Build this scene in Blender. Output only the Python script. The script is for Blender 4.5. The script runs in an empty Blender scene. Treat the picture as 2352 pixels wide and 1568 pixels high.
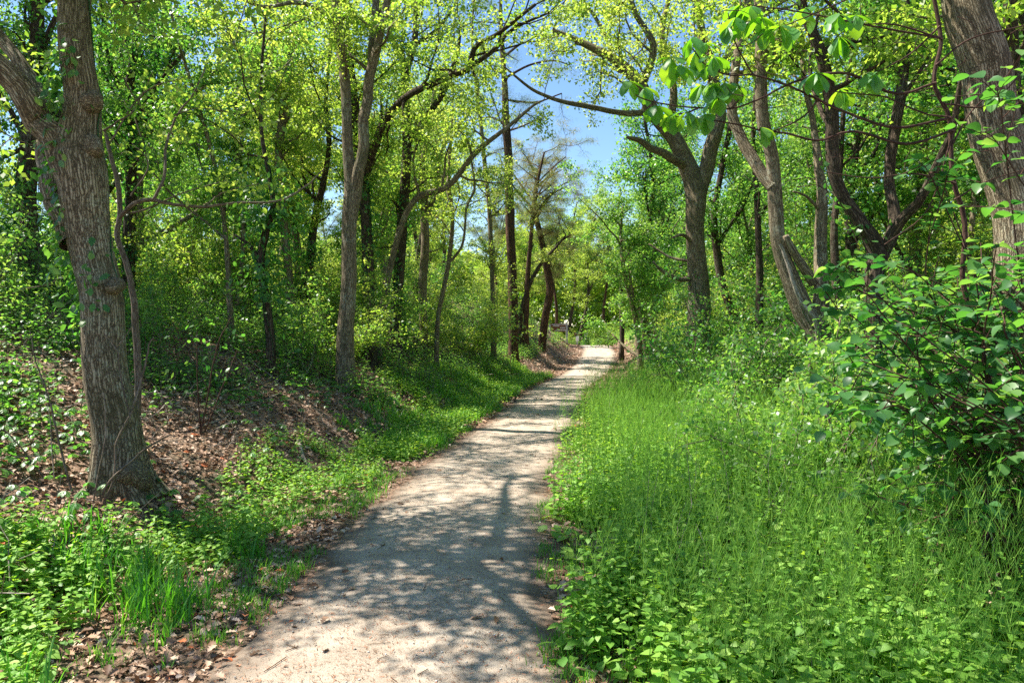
import bpy, math
import numpy as np
from mathutils import Vector, Matrix

# ------------------------------------------------------------------ camera, sky, sun
S = bpy.context.scene
col = S.collection
CAMZ, FV, HV, PITCH = 1.6, 1700.0, 760.0, 0.0
PITCH = math.atan((784 - HV) / FV)
cd = bpy.data.cameras.new('camera'); cam = bpy.data.objects.new('camera', cd); col.objects.link(cam)
cam.location = (0, 0, CAMZ); cam.rotation_euler = (math.pi / 2 - PITCH, 0, 0)
cd.sensor_width = 36; cd.lens = FV / 2352 * 36; cd.clip_start = 0.05; cd.clip_end = 2000
S.camera = cam
W = bpy.data.worlds.new('World'); S.world = W; W.use_nodes = True
nt = W.node_tree; bg = nt.nodes['Background']
sky = nt.nodes.new('ShaderNodeTexSky'); sky.sky_type = 'NISHITA'; sky.sun_disc = False
SUN = Vector((-0.60, 0.16, 1.0)).normalized()
el = math.asin(SUN.z); az = math.atan2(SUN.x, SUN.y)
sky.sun_elevation = el; sky.sun_rotation = az
sky.air_density = 1.0; sky.dust_density = 0.15; sky.ozone_density = 2.5
hs = nt.nodes.new('ShaderNodeHueSaturation'); hs.inputs['Saturation'].default_value = 1.1
nt.links.new(sky.outputs[0], hs.inputs['Color']); nt.links.new(hs.outputs[0], bg.inputs[0]); bg.inputs[1].default_value = 0.09
sl = bpy.data.lights.new('sun', 'SUN'); sl.energy = 5.0; sl.angle = math.radians(0.53); sl.color = (1, .94, .84)
so = bpy.data.objects.new('sun', sl); col.objects.link(so)
so.rotation_euler = SUN.to_track_quat('Z', 'Y').to_euler()
S.view_settings.view_transform = 'Standard'; S.view_settings.look = 'None'
S.view_settings.exposure = 1.38; S.view_settings.gamma = 1.0
cy = S.cycles
cy.max_bounces = 7; cy.diffuse_bounces = 4; cy.glossy_bounces = 2; cy.transmission_bounces = 4; cy.transparent_max_bounces = 4
cy.sample_clamp_indirect = 6.0; cy.use_denoising = False
R = np.random.default_rng(7)

# ------------------------------------------------------------------ terrain
_cx = np.array([[-40, -.5], [-5, -.55], [3.4, -.58], [6.4, -.56], [9.4, -.22], [14.3, .5], [21, 1.35], [25, 2.2], [30, 3.2], [36, 4.25], [41, 4.6], [50, 4.7], [60, 4.2], [100, 3]])
_zp = np.array([[-50, 0], [26, 0], [28, .03], [30, .08], [33, .28], [36, .52], [39, .72], [41, .8], [43, .77], [47, .5], [52, .25], [60, .05], [100, 0]])
_hw = np.array([[0, .84], [8, .78], [14, .74], [22, .8], [30, .85], [41, .85], [100, .9]])
_t0l = np.array([[0, 1.75], [8, 1.55], [14, 1.5], [22, 1.5], [28, 1.3], [35, 1.1], [60, 1.1]])
_t0r = np.array([[0, 3.9], [8, 3.3], [12, 2.7], [17, 2.0], [25, 1.5], [31, 1.1], [60, 1.1]])
def _i(t, y):
    y = np.asarray(y, float)
    return (np.interp(y - 1.2, t[:, 0], t[:, 1]) + np.interp(y, t[:, 0], t[:, 1]) + np.interp(y + 1.2, t[:, 0], t[:, 1])) / 3
def cx(y): return _i(_cx, y)
def sm(a, b, x):
    t = np.clip((x - a) / (b - a), 0, 1); return t * t * (3 - 2 * t)
def lump(x, y):
    return (np.sin(x * 1.3 + 2.1 * np.sin(y * .7)) * np.sin(y * 1.1 + 1.3 * np.sin(x * .9)) * .6
            + np.sin(x * 3.1 + y * 1.7) * np.sin(y * 2.9 - x * 1.2) * .3 + np.sin(x * 6.7 - y * 3) * np.sin(y * 7.1 + x * 2) * .12)
def H(x, y):
    x = np.asarray(x, float); y = np.asarray(y, float)
    d = x - cx(y); z = _i(_zp, y)
    far = 1 - sm(46, 58, y)
    sl_ = np.maximum(-d - _i(_t0l, y), 0); capl = 3.1 * far + .2
    slope = .42 + .12 * sm(26, 34, y)
    bl = capl * np.tanh(slope * sl_ / capl) * (1 - .75 * sm(11, 26, -d))
    bl = bl * sm(0, .7, sl_)
    sr_ = np.maximum(d - _i(_t0r, y), 0); capr = 2.3 * far + .15
    br = capr * np.tanh(.42 * sr_ / capr) * sm(0, .7, sr_) * (1 - .6 * sm(14, 30, d))
    off = sm(.6, 3.0, np.abs(d))
    return z + bl + br + lump(x, y) * .10 * off + .012 * lump(x * 2.3, y * 2.1)
def Hf(x, y): return float(H(x, y))
def G(u, v):
    """ground point seen at (u, v) of the 2352 x 1568 picture"""
    c, s = math.cos(PITCH), math.sin(PITCH)
    a, b = (u - 1176) / FV, (784 - v) / FV
    dx, dy, dz = a, c + b * s, b * c - s
    t = np.linspace(1.5, 90, 9000)
    z = CAMZ + dz * t; h = H(dx * t, dy * t)
    k = np.argmax(z < h)
    k = k if z[k] < h[k] else -1
    return np.array([dx * t[k], dy * t[k], h[k]])
def P(u, v, Y):
    c, s = math.cos(PITCH), math.sin(PITCH)
    a, b = (u - 1176) / FV, (784 - v) / FV
    t = Y / (c + b * s)
    return np.array([a * t, Y, CAMZ + (b * c - s) * t])

# ------------------------------------------------------------------ object helpers
def link(o, parent=None):
    col.objects.link(o)
    if parent is not None: o.parent = parent
    return o
def tag(o, label=None, cat=None, group=None, kind=None):
    if label: o['label'] = label
    if cat: o['category'] = cat
    if group: o['group'] = group
    if kind: o['kind'] = kind
    return o
def empty(name, loc, rz=0.0, sc=1.0):
    o = bpy.data.objects.new(name, None); o.location = loc; o.rotation_euler = (0, 0, rz); o.scale = (sc,) * 3
    o.empty_display_size = .2
    return link(o)
def copy_tree(o, parent=None):
    c = o.copy(); link(c)
    if parent is not None: c.parent = parent
    for ch in list(o.children): copy_tree(ch, c)
    return c

class MB:
    def __init__(s): s.v = []; s.f = []; s.n = 0; s.bk = []; s.t = []
    def add(s, v, faces, bk=None, t=None):
        v = np.asarray(v, np.float32).reshape(-1, 3)
        for f in (faces if isinstance(faces, list) else [faces]):
            f = np.asarray(f, np.int64)
            if f.size: s.f.append(f + s.n)
        s.v.append(v); s.n += len(v)
        s.bk.append(np.asarray(bk, np.float32).reshape(-1, 3) if bk is not None else v)
        s.t.append(np.broadcast_to(np.asarray(t if t is not None else .5, np.float32), (len(v),)))
    def build(s, name, mat, parent=None, origin=None, flat=False):
        me = bpy.data.meshes.new(name)
        if s.n:
            v = np.concatenate(s.v)
            if origin is not None: v = v - np.asarray(origin, np.float32)
            me.vertices.add(len(v)); me.vertices.foreach_set('co', v.ravel())
            nl = sum(f.size for f in s.f); nf = sum(len(f) for f in s.f)
            me.loops.add(nl); me.polygons.add(nf)
            me.loops.foreach_set('vertex_index', np.concatenate([f.ravel() for f in s.f]).astype(np.int32))
            sz = np.concatenate([np.full(len(f), f.shape[1]) for f in s.f])
            me.polygons.foreach_set('loop_start', np.concatenate([[0], np.cumsum(sz)[:-1]]).astype(np.int32))
            me.update(calc_edges=True)
            a = me.attributes.new('bk', 'FLOAT_VECTOR', 'POINT'); a.data.foreach_set('vector', np.concatenate(s.bk).ravel())
            a = me.attributes.new('tint', 'FLOAT', 'POINT'); a.data.foreach_set('value', np.concatenate(s.t))
            if flat: me.polygons.foreach_set('use_smooth', np.zeros(nf, bool))
            me.validate()
        me.materials.append(mat)
        o = bpy.data.objects.new(name, me)
        if origin is not None and parent is None: o.location = origin
        return link(o, parent)

def nrm(a): return a / np.maximum(np.linalg.norm(a, axis=-1, keepdims=True), 1e-9)
def smooth_path(pts, n=6):
    """Catmull-Rom through points (k, m)"""
    p = np.asarray(pts, float)
    if len(p) < 3:
        t = np.linspace(0, 1, n + 1)[:, None]; return p[0] * (1 - t) + p[1] * t
    q = np.vstack([2 * p[0] - p[1], p, 2 * p[-1] - p[-2]]); out = []
    for i in range(1, len(q) - 2):
        t = np.linspace(0, 1, n, endpoint=False)[:, None]
        a, b, c, d = q[i - 1], q[i], q[i + 1], q[i + 2]
        out.append(.5 * (2 * b + (c - a) * t + (2 * a - 5 * b + 4 * c - d) * t * t + (3 * b - a - 3 * c + d) * t ** 3))
    out.append(p[-1:]); return np.vstack(out)
def tube(mb, pts, r, k=8, rough=0.0, flare=0.0, cap=True, t=.5, seed=0):
    pts = np.asarray(pts, float); n = len(pts); r = np.broadcast_to(np.asarray(r, float), (n,))
    T = nrm(np.gradient(pts, axis=0))
    ref = np.array([1., 0, 0]) if abs(T[0][0]) < .8 else np.array([0, 1., 0])
    A = np.zeros((n, 3)); a = nrm(ref - T[0] * (ref @ T[0])); A[0] = a
    for i in range(1, n):
        a = a - T[i] * (a @ T[i]); a = a / (np.linalg.norm(a) + 1e-9); A[i] = a
    B = np.cross(T, A); L = np.concatenate([[0], np.cumsum(np.linalg.norm(np.diff(pts, axis=0), axis=1))])
    th = np.arange(k) / k * 2 * np.pi; c, s_ = np.cos(th), np.sin(th)
    rr = r[:, None] * np.ones((1, k))
    if rough:
        Lc = L[:, None]; q = seed * 1.7
        w = (np.sin(th * 3 + 1.3 * np.sin(Lc * 1.7 + q) + q) * .45 + np.sin(th * 2 - Lc * 2.1 + q * 2) * .4
             + np.sin(th * 5 + Lc * 4.3 + q) * .22 + np.sin(th * 1 + Lc * 3.1 + q * 3) * .4 + np.sin(th * 9 + 2 * np.sin(Lc * 3 + q)) * .18)
        rr = rr * (1 + rough * w)
    if flare:
        zz = L[:, None]
        lob = .55 + .45 * np.cos(th * 5 + seed * 2 + .6 * np.sin(th * 2 + seed)) + .15 * np.cos(th * 2 + seed)
        rr = rr * (1 + flare * np.exp(-zz / .34) * lob)
    V = pts[:, None, :] + rr[..., None] * (A[:, None, :] * c[None, :, None] + B[:, None, :] * s_[None, :, None])
    r0 = float(np.mean(r)) if n > 2 else float(r[0])
    bk = np.zeros((n, k, 3)); bk[..., 0] = c * r0; bk[..., 1] = s_ * r0; bk[..., 2] = L[:, None]; bk += seed * 3.7
    i0 = (np.arange(n - 1)[:, None] * k + np.arange(k)[None]).ravel()
    i1 = (np.arange(n - 1)[:, None] * k + (np.arange(k) + 1)[None] % k).ravel()
    F = np.stack([i0, i1, i1 + k, i0 + k], 1); fs = [F]
    if cap and k <= 4: pass
    elif cap: fs.append((np.arange(k) + (n - 1) * k)[None])
    mb.add(V.reshape(-1, 3), fs, bk.reshape(-1, 3), t)

# leaf templates: (x across, y along, z up), faces
def tmpl(half, zc=.0, zt=-.1, fold=.12):
    """half = [(y, w)...] outline; midrib verts + left + right"""
    m = [(0, 0, 0)] + [(0, y, zt * y * y) for y, w in half] + [(0, 1, zt)]
    n = len(half)
    Lf = [(-w, y, zt * y * y + fold * w) for y, w in half]; Rt = [(w, y, zt * y * y + fold * w) for y, w in half]
    V = np.array(m + Lf + Rt, float); F3 = []; F4 = []
    l0, r0 = n + 2, n + 2 + n
    F3.append((0, 1, l0)); F3.append((0, r0, 1))
    for i in range(n - 1):
        F4.append((i + 1, i + 2, l0 + i + 1, l0 + i)); F4.append((i + 1, r0 + i, r0 + i + 1, i + 2))
    F3.append((n, n + 1, l0 + n - 1)); F3.append((n, r0 + n - 1, n + 1))
    return V, [np.array(F3)] + ([np.array(F4)] if F4 else [])
T_QUAD = (np.array([(0, 0, 0), (.32, .5, .06), (0, 1, -.12), (-.32, .5, .06)], float), [np.array([(0, 1, 2, 3)])])
T_TRI2 = (np.array([(0, 0, 0), (.3, .55, .08), (0, 1, -.1), (-.3, .55, .08)], float), [np.array([(0, 1, 2), (0, 2, 3)])])
T_OVAL = tmpl([(.25, .22), (.6, .3), (.85, .16)], zt=-.2)
T_OBOV = tmpl([(.2, .1), (.45, .22), (.7, .3), (.9, .17)], zt=-.35, fold=.25)
T_ROUND = tmpl([(.06, .22), (.25, .42), (.5, .46), (.75, .32), (.92, .12)], zt=-.22, fold=.18)
T_HEART = tmpl([(-.08, .3), (.2, .44), (.5, .34), (.8, .13)], zt=-.15, fold=.1)
T_OAK = tmpl([(.15, .1), (.28, .26), (.38, .13), (.52, .34), (.63, .17), (.78, .27), (.88, .1)], zt=-.15, fold=.3)
T_LANCE = tmpl([(.3, .16), (.65, .13)], zt=-.3)
def leaves(mb, c, d, n, size, T=T_QUAD, tint=None, zs=1.0):
    tv, tf = T; m = len(c)
    if m == 0: return
    d = nrm(np.asarray(d, float)); n = np.asarray(n, float); n = nrm(n - d * np.sum(n * d, 1, keepdims=True)); s_ = np.cross(d, n)
    size = np.broadcast_to(np.asarray(size, float), (m,))[:, None, None]
    V = np.asarray(c)[:, None, :] + size * (s_[:, None, :] * tv[None, :, :1] + d[:, None, :] * tv[None, :, 1:2] + n[:, None, :] * tv[None, :, 2:3] * zs)
    off = (np.arange(m) * len(tv))[:, None, None]
    tint = np.full(m, .5) if tint is None else np.asarray(tint)
    mb.add(V.reshape(-1, 3), [(f[None] + off).reshape(-1, f.shape[1]) for f in tf], t=np.repeat(tint, len(tv)))
def rdir(rng, m): return nrm(rng.normal(size=(m, 3)))
def cloud_leaves(mb, rng, pts, per, spread, size, T=T_QUAD, upb=.9, tb=0.5, tv=.3):
    """a clump of leaves round each point: outward-pointing, faces tilted up"""
    m = len(pts) * per
    o = rdir(rng, m) * (rng.random((m, 1)) ** .7) * spread * np.array([1.1, 1.1, .5])
    c = np.repeat(pts, per, 0) + o
    d = nrm(o / spread + rng.normal(size=(m, 3)) * .5 + np.array([0, 0, -.25]))
    n = rng.normal(size=(m, 3)) * .65 + np.array([0, 0, upb])
    ti = np.clip(np.repeat(tb + rng.normal(size=len(pts)) * tv * .6, per) + rng.normal(size=m) * tv * .5, 0, 1)
    leaves(mb, c, d, n, size * rng.uniform(.65, 1.25, m), T, ti)

# ------------------------------------------------------------------ materials
def newmat(name):
    m = bpy.data.materials.new(name); m.use_nodes = True; n = m.node_tree
    for x in list(n.nodes): n.nodes.remove(x)
    out = n.nodes.new('ShaderNodeOutputMaterial'); return m, n, out
def N(n, t, **kw):
    x = n.nodes.new('ShaderNode' + t)
    for k, v in kw.items():
        if k.startswith('i_'):
            key = k[2:]; x.inputs[int(key) if key.isdigit() else key].default_value = v
        else: setattr(x, k, v)
    return x
def ramp(n, fac, stops):
    r = n.nodes.new('ShaderNodeValToRGB'); e = r.color_ramp.elements
    while len(e) < len(stops): e.new(.5)
    for k, (p, c) in enumerate(stops): e[k].position = p; e[k].color = (*c, 1)
    n.links.new(fac, r.inputs[0]); return r.outputs[0]
def leafmat(name, stops, tstops, tr=.45, rough=.45, spec=.5, objvar=.25):
    m, n, out = newmat(name); L = n.links.new
    at = N(n, 'Attribute', attribute_name='tint'); oi = N(n, 'ObjectInfo')
    a = N(n, 'Math', operation='MULTIPLY_ADD'); L(oi.outputs['Random'], a.inputs[0]); a.inputs[1].default_value = objvar; a.inputs[2].default_value = -objvar / 2
    b = N(n, 'Math', operation='ADD', use_clamp=True); L(at.outputs['Fac'], b.inputs[0]); L(a.outputs[0], b.inputs[1])
    p = N(n, 'BsdfPrincipled', i_Roughness=rough); p.inputs['Specular IOR Level'].default_value = spec
    L(ramp(n, b.outputs[0], stops), p.inputs['Base Color'])
    t = N(n, 'BsdfTranslucent'); L(ramp(n, b.outputs[0], tstops), t.inputs[0])
    mx = N(n, 'MixShader', i_0=tr); L(p.outputs[0], mx.inputs[1]); L(t.outputs[0], mx.inputs[2]); L(mx.outputs[0], out.inputs[0])
    return m
def barkmat(name, dark, mid, light, lichen, lich=.5, sc=1.0, bump=.7, red=0):
    m, n, out = newmat(name); L = n.links.new
    at = N(n, 'Attribute', attribute_name='bk')
    mp = N(n, 'Mapping'); mp.inputs['Scale'].default_value = (sc, sc, sc * .075); L(at.outputs['Vector'], mp.inputs[0])
    wn = N(n, 'TexNoise', i_Scale=11.0, i_Detail=6.0, i_Roughness=.7); L(at.outputs['Vector'], wn.inputs['Vector'])
    ad = N(n, 'VectorMath', operation='MULTIPLY_ADD'); L(wn.outputs['Color'], ad.inputs[0]); ad.inputs[1].default_value = (.028, .028, .05); L(mp.outputs[0], ad.inputs[2])
    vo = N(n, 'TexVoronoi', feature='DISTANCE_TO_EDGE', i_Scale=72.0, i_Randomness=1.0); L(ad.outputs[0], vo.inputs['Vector'])
    n1 = N(n, 'TexNoise', i_Scale=55.0, i_Detail=6.0, i_Roughness=.7); L(ad.outputs[0], n1.inputs['Vector'])
    vr = N(n, 'MapRange', i_1=0.0, i_2=.26); L(vo.outputs['Distance'], vr.inputs[0])
    mu = N(n, 'Math', operation='MULTIPLY'); L(vr.outputs[0], mu.inputs[0]); L(n1.outputs[0], mu.inputs[1])
    c1 = ramp(n, mu.outputs[0], [(0.02, dark), (.3, mid), (.62, light)])
    n2 = N(n, 'TexNoise', i_Scale=14.0, i_Detail=5.0, i_Roughness=.65); L(at.outputs['Vector'], n2.inputs['Vector'])
    n3 = N(n, 'TexNoise', i_Scale=2.2, i_Detail=2.0); L(at.outputs['Vector'], n3.inputs['Vector'])
    s = N(n, 'Math', operation='MULTIPLY'); L(n2.outputs[0], s.inputs[0]); L(n3.outputs[0], s.inputs[1])
    s2 = N(n, 'MapRange', i_1=.31 - .05 * lich, i_2=.40 - .04 * lich); L(s.outputs[0], s2.inputs[0])
    s3 = N(n, 'Math', operation='MULTIPLY'); L(s2.outputs[0], s3.inputs[0]); L(vr.outputs[0], s3.inputs[1])
    s4 = N(n, 'Math', operation='MULTIPLY', i_1=.75 * min(1, lich * 1.5)); L(s3.outputs[0], s4.inputs[0])
    mx = N(n, 'Mix', data_type='RGBA'); L(s4.outputs[0], mx.inputs[0]); L(c1, mx.inputs[6]); mx.inputs[7].default_value = (*lichen, 1)
    n4 = N(n, 'TexNoise', i_Scale=1.7, i_Detail=5.0, i_Roughness=.6); L(at.outputs['Vector'], n4.inputs['Vector'])
    f4 = N(n, 'MapRange', i_1=.5, i_2=.7, i_4=.55); L(n4.outputs[0], f4.inputs[0])
    m4 = N(n, 'Mix', data_type='RGBA'); L(f4.outputs[0], m4.inputs[0]); L(mx.outputs[2], m4.inputs[6]); m4.inputs[7].default_value = (dark[0] * 1.6, dark[1] * 2.0, dark[2] * 1.5, 1); mx = m4
    p = N(n, 'BsdfPrincipled', i_Roughness=.9); p.inputs['Specular IOR Level'].default_value = .2; L(mx.outputs[2], p.inputs['Base Color'])
    bp = N(n, 'Bump', i_Strength=bump, i_Distance=.02); L(mu.outputs[0], bp.inputs['Height']); L(bp.outputs[0], p.inputs['Normal'])
    L(p.outputs[0], out.inputs[0]); return m
def plain(name, stops, scale=20, rough=.8, bump=0):
    m, n, out = newmat(name); L = n.links.new
    tc = N(n, 'TexCoord'); no = N(n, 'TexNoise', i_Scale=scale, i_Detail=5.0); L(tc.outputs['Object'], no.inputs['Vector'])
    p = N(n, 'BsdfPrincipled', i_Roughness=rough); p.inputs['Specular IOR Level'].default_value = .3
    L(ramp(n, no.outputs[0], stops), p.inputs['Base Color'])
    if bump:
        b = N(n, 'Bump', i_Strength=bump, i_Distance=.01); L(no.outputs[0], b.inputs['Height']); L(b.outputs[0], p.inputs['Normal'])
    L(p.outputs[0], out.inputs[0]); return m
def tintmat(name, stops, rough=.8, tr=0.0):
    m, n, out = newmat(name); L = n.links.new
    at = N(n, 'Attribute', attribute_name='tint'); p = N(n, 'BsdfPrincipled', i_Roughness=rough); p.inputs['Specular IOR Level'].default_value = .25
    c = ramp(n, at.outputs['Fac'], stops); L(c, p.inputs['Base Color'])
    if tr:
        t = N(n, 'BsdfTranslucent'); L(c, t.inputs[0]); mx = N(n, 'MixShader', i_0=tr); L(p.outputs[0], mx.inputs[1]); L(t.outputs[0], mx.inputs[2]); L(mx.outputs[0], out.inputs[0])
    else: L(p.outputs[0], out.inputs[0])
    return m

# oak foliage: spring yellow-green; understory: cooler emerald
M_OAK = leafmat('oak_leaf', [(0, (.06, .15, .025)), (.45, (.15, .26, .045)), (1, (.30, .38, .08))],
                [(0, (.18, .42, .03)), (.45, (.42, .64, .05)), (1, (.70, .80, .12))], tr=.55)
M_GREEN = leafmat('green_leaf', [(0, (.03, .105, .03)), (.5, (.08, .20, .05)), (1, (.20, .34, .08))],
                  [(0, (.07, .30, .03)), (.5, (.2, .5, .045)), (1, (.48, .72, .09))], tr=.5, rough=.38)
M_MUST = leafmat('mustard_leaf', [(0, (.07, .2, .03)), (.5, (.17, .36, .05)), (1, (.33, .52, .09))],
                 [(0, (.16, .44, .02)), (.5, (.36, .68, .03)), (1, (.62, .84, .06))], tr=.4, rough=.5, spec=.4)
M_VIB = leafmat('viburnum_leaf', [(0, (.025, .085, .03)), (.5, (.06, .17, .05)), (1, (.15, .29, .08))],
                [(0, (.06, .28, .03)), (.5, (.16, .46, .04)), (1, (.4, .68, .08))], tr=.45, rough=.4, spec=.5, objvar=0)
M_STALK = leafmat('weed_stalk_green', [(0, (.07, .2, .03)), (.5, (.15, .33, .05)), (1, (.26, .45, .08))], [(0, (.12, .4, .03)), (1, (.4, .7, .06))], tr=.3, rough=.8, spec=.15)
M_SASS = leafmat('broad_leaf', [(0, (.05, .17, .05)), (.5, (.09, .24, .06)), (1, (.16, .33, .07))],
                 [(0, (.2, .55, .012)), (.5, (.32, .68, .015)), (1, (.5, .8, .03))], tr=.5, rough=.4, spec=.5, objvar=0)
M_NEED = leafmat('pine_needle', [(0, (.08, .14, .055)), (.6, (.17, .23, .07)), (1, (.34, .26, .09))],
                 [(0, (.14, .24, .05)), (.6, (.26, .38, .06)), (1, (.5, .38, .1))], tr=.4, rough=.5)
M_GRASS = leafmat('grass_blade', [(0, (.03, .14, .018)), (.5, (.07, .25, .025)), (1, (.2, .4, .05))],
                  [(0, (.06, .3, .012)), (.5, (.15, .5, .02)), (1, (.35, .68, .05))], tr=.4, rough=.4)
M_BARK = barkmat('oak_bark', (.055, .04, .024), (.25, .195, .12), (.44, .37, .25), (.46, .48, .36), lich=.5)
M_BARK2 = barkmat('grey_bark', (.06, .046, .028), (.23, .18, .115), (.4, .33, .23), (.42, .45, .34), lich=.6, bump=.5)
M_BARKD = barkmat('dark_bark', (.02, .014, .01), (.085, .06, .04), (.19, .145, .1), (.3, .33, .25), lich=.35)
M_PINE = barkmat('pine_bark', (.022, .014, .01), (.12, .062, .038), (.27, .15, .095), (.3, .28, .22), lich=.15, sc=.7, bump=1.0)
M_TWIG = barkmat('twig_bark', (.07, .05, .035), (.17, .125, .09), (.3, .25, .2), (.45, .42, .36), lich=.4, sc=2, bump=.2)
M_RTWIG = barkmat('red_twig_bark', (.03, .016, .012), (.08, .04, .028), (.15, .09, .065), (.3, .27, .22), lich=.2, sc=2, bump=.2)
M_DEAD = barkmat('dead_wood', (.12, .1, .08), (.34, .29, .23), (.56, .5, .43), (.6, .56, .5), lich=.3, sc=1.2, bump=.4)
M_LITTER = tintmat('dry_leaf', [(0, (.07, .035, .02)), (.25, (.2, .11, .06)), (.5, (.38, .24, .155)), (.8, (.62, .46, .34)), (.93, (.66, .52, .42)), (1, (.42, .12, .04))], rough=.6, tr=.12)

def ground_material():
    m, n, out = newmat('forest_floor'); L = n.links.new
    g = N(n, 'NewGeometry'); vo = N(n, 'TexVoronoi', i_Scale=48.0); L(g.outputs['Position'], vo.inputs['Vector'])
    no = N(n, 'TexNoise', i_Scale=60.0, i_Detail=6.0, i_Roughness=.7); L(g.outputs['Position'], no.inputs['Vector'])
    bw = N(n, 'SeparateColor'); L(vo.outputs['Color'], bw.inputs[0])
    a = N(n, 'Math', operation='MULTIPLY_ADD'); L(bw.outputs[0], a.inputs[0]); a.inputs[1].default_value = .6; L(no.outputs[0], a.inputs[2])
    c = ramp(n, a.outputs[0], [(.35, (.035, .02, .012)), (.65, (.12, .066, .038)), (.85, (.22, .135, .085)), (1, (.34, .23, .16))])
    n2 = N(n, 'TexNoise', i_Scale=.9, i_Detail=4.0); L(g.outputs['Position'], n2.inputs['Vector'])
    f = N(n, 'MapRange', i_1=.52, i_2=.62, i_4=.7); L(n2.outputs[0], f.inputs[0])
    mx = N(n, 'Mix', data_type='RGBA'); L(f.outputs[0], mx.inputs[0]); L(c, mx.inputs[6]); mx.inputs[7].default_value = (.055, .06, .025, 1)
    p = N(n, 'BsdfPrincipled', i_Roughness=.95); L(mx.outputs[2], p.inputs['Base Color'])
    b = N(n, 'Bump', i_Strength=.9, i_Distance=.02); L(a.outputs[0], b.inputs['Height']); L(b.outputs[0], p.inputs['Normal'])
    L(p.outputs[0], out.inputs[0]); return m
def path_material():
    m, n, out = newmat('sandy_path'); L = n.links.new
    g = N(n, 'NewGeometry')
    n1 = N(n, 'TexNoise', i_Scale=140.0, i_Detail=5.0, i_Roughness=.75); L(g.outputs['Position'], n1.inputs['Vector'])
    n2 = N(n, 'TexNoise', i_Scale=3.5, i_Detail=5.0, i_Roughness=.6); L(g.outputs['Position'], n2.inputs['Vector'])
    vo = N(n, 'TexVoronoi', i_Scale=85.0); L(g.outputs['Position'], vo.inputs['Vector'])
    a = N(n, 'Math', operation='MULTIPLY_ADD', i_1=.55); L(n2.outputs[0], a.inputs[0]); L(n1.outputs[0], a.inputs[2])
    c = ramp(n, a.outputs[0], [(.40, (.10, .07, .046)), (.68, (.34, .27, .205)), (.95, (.56, .48, .385))])
    sp = N(n, 'SeparateColor'); L(vo.outputs['Color'], sp.inputs[0])
    k = N(n, 'MapRange', i_1=.78, i_2=.82); L(sp.outputs[0], k.inputs[0])
    k2 = N(n, 'MapRange', i_1=.34, i_2=.26, i_4=.8); L(vo.outputs['Distance'], k2.inputs[0])
    k3 = N(n, 'Math', operation='MULTIPLY'); L(k.outputs[0], k3.inputs[0]); L(k2.outputs[0], k3.inputs[1])
    mx = N(n, 'Mix', data_type='RGBA'); L(k3.outputs[0], mx.inputs[0]); L(c, mx.inputs[6]); mx.inputs[7].default_value = (.11, .075, .05, 1)
    at = N(n, 'Attribute', attribute_name='tint'); ee = N(n, 'Math', operation='MULTIPLY_ADD', i_1=.9); L(n2.outputs[0], ee.inputs[0]); L(at.outputs['Fac'], ee.inputs[2])
    e2 = N(n, 'Math', operation='MULTIPLY_ADD', i_1=.35); L(n1.outputs[0], e2.inputs[0]); L(ee.outputs[0], e2.inputs[2])
    e3 = N(n, 'MapRange', i_1=1.28, i_2=1.62, i_4=.85); L(e2.outputs[0], e3.inputs[0])
    m2 = N(n, 'Mix', data_type='RGBA'); L(e3.outputs[0], m2.inputs[0]); L(mx.outputs[2], m2.inputs[6]); m2.inputs[7].default_value = (.10, .062, .038, 1); mx = m2
    p = N(n, 'BsdfPrincipled', i_Roughness=.95); L(mx.outputs[2], p.inputs['Base Color']); p.inputs['Specular IOR Level'].default_value = .2
    b = N(n, 'Bump', i_Strength=.8, i_Distance=.012); L(a.outputs[0], b.inputs['Height']); L(b.outputs[0], p.inputs['Normal'])
    L(p.outputs[0], out.inputs[0]); return m

# ------------------------------------------------------------------ ground and path
def axis(segs):
    out = []
    for a, b, s in segs: out.append(np.arange(a, b, s))
    return np.concatenate(out + [[segs[-1][1]]])
gx = axis([(-900, -100, 80), (-100, -30, 5), (-30, -10, .8), (-10, 10, .14), (10, 30, .8), (30, 100, 5), (100, 900, 80)])
gy = axis([(-300, -20, 40), (-20, 1, 1.0), (1, 20, .14), (20, 48, .25), (48, 90, 1.5), (90, 200, 10), (200, 1500, 100)])
X, Y = np.meshgrid(gx, gy); Z = H(X, Y)
nx, ny = len(gx), len(gy)
ii = (np.arange(ny - 1)[:, None] * nx + np.arange(nx - 1)[None]).ravel()
mb = MB(); mb.add(np.stack([X, Y, Z], -1).reshape(-1, 3), np.stack([ii, ii + 1, ii + nx + 1, ii + nx], 1))
tag(mb.build('ground', ground_material()), 'brown leaf-littered forest floor with banks on both sides of the path', 'ground', kind='structure')
ys = np.concatenate([np.arange(-6, 20, .12), np.arange(20, 70, .3)]); ts = np.linspace(-1, 1, 23)
hw = _i(_hw, ys)
el_ = hw + .04 * np.sin(ys * 2.3) + .025 * np.sin(ys * 5.9 + 1) + .015 * np.sin(ys * 13.1); er_ = hw + .05 + .04 * np.sin(ys * 1.9 + 2) + .025 * np.sin(ys * 6.7) + .015 * np.sin(ys * 11.7 + .5)
wd = np.where(ts[None] < 0, el_[:, None], er_[:, None]) * ts[None]
PX = cx(ys)[:, None] + wd; PY = np.repeat(ys[:, None], 23, 1)
PZ = H(PX, PY) + .016 - .02 * np.abs(ts[None]) ** 6
ii = (np.arange(len(ys) - 1)[:, None] * 23 + np.arange(22)[None]).ravel()
mb = MB(); mb.add(np.stack([PX, PY, PZ], -1).reshape(-1, 3), np.stack([ii, ii + 1, ii + 24, ii + 23], 1), t=np.tile(np.abs(ts), len(ys)))
tag(mb.build('path', path_material()), 'sandy footpath winding away over a low crest', 'path', kind='structure')

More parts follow.
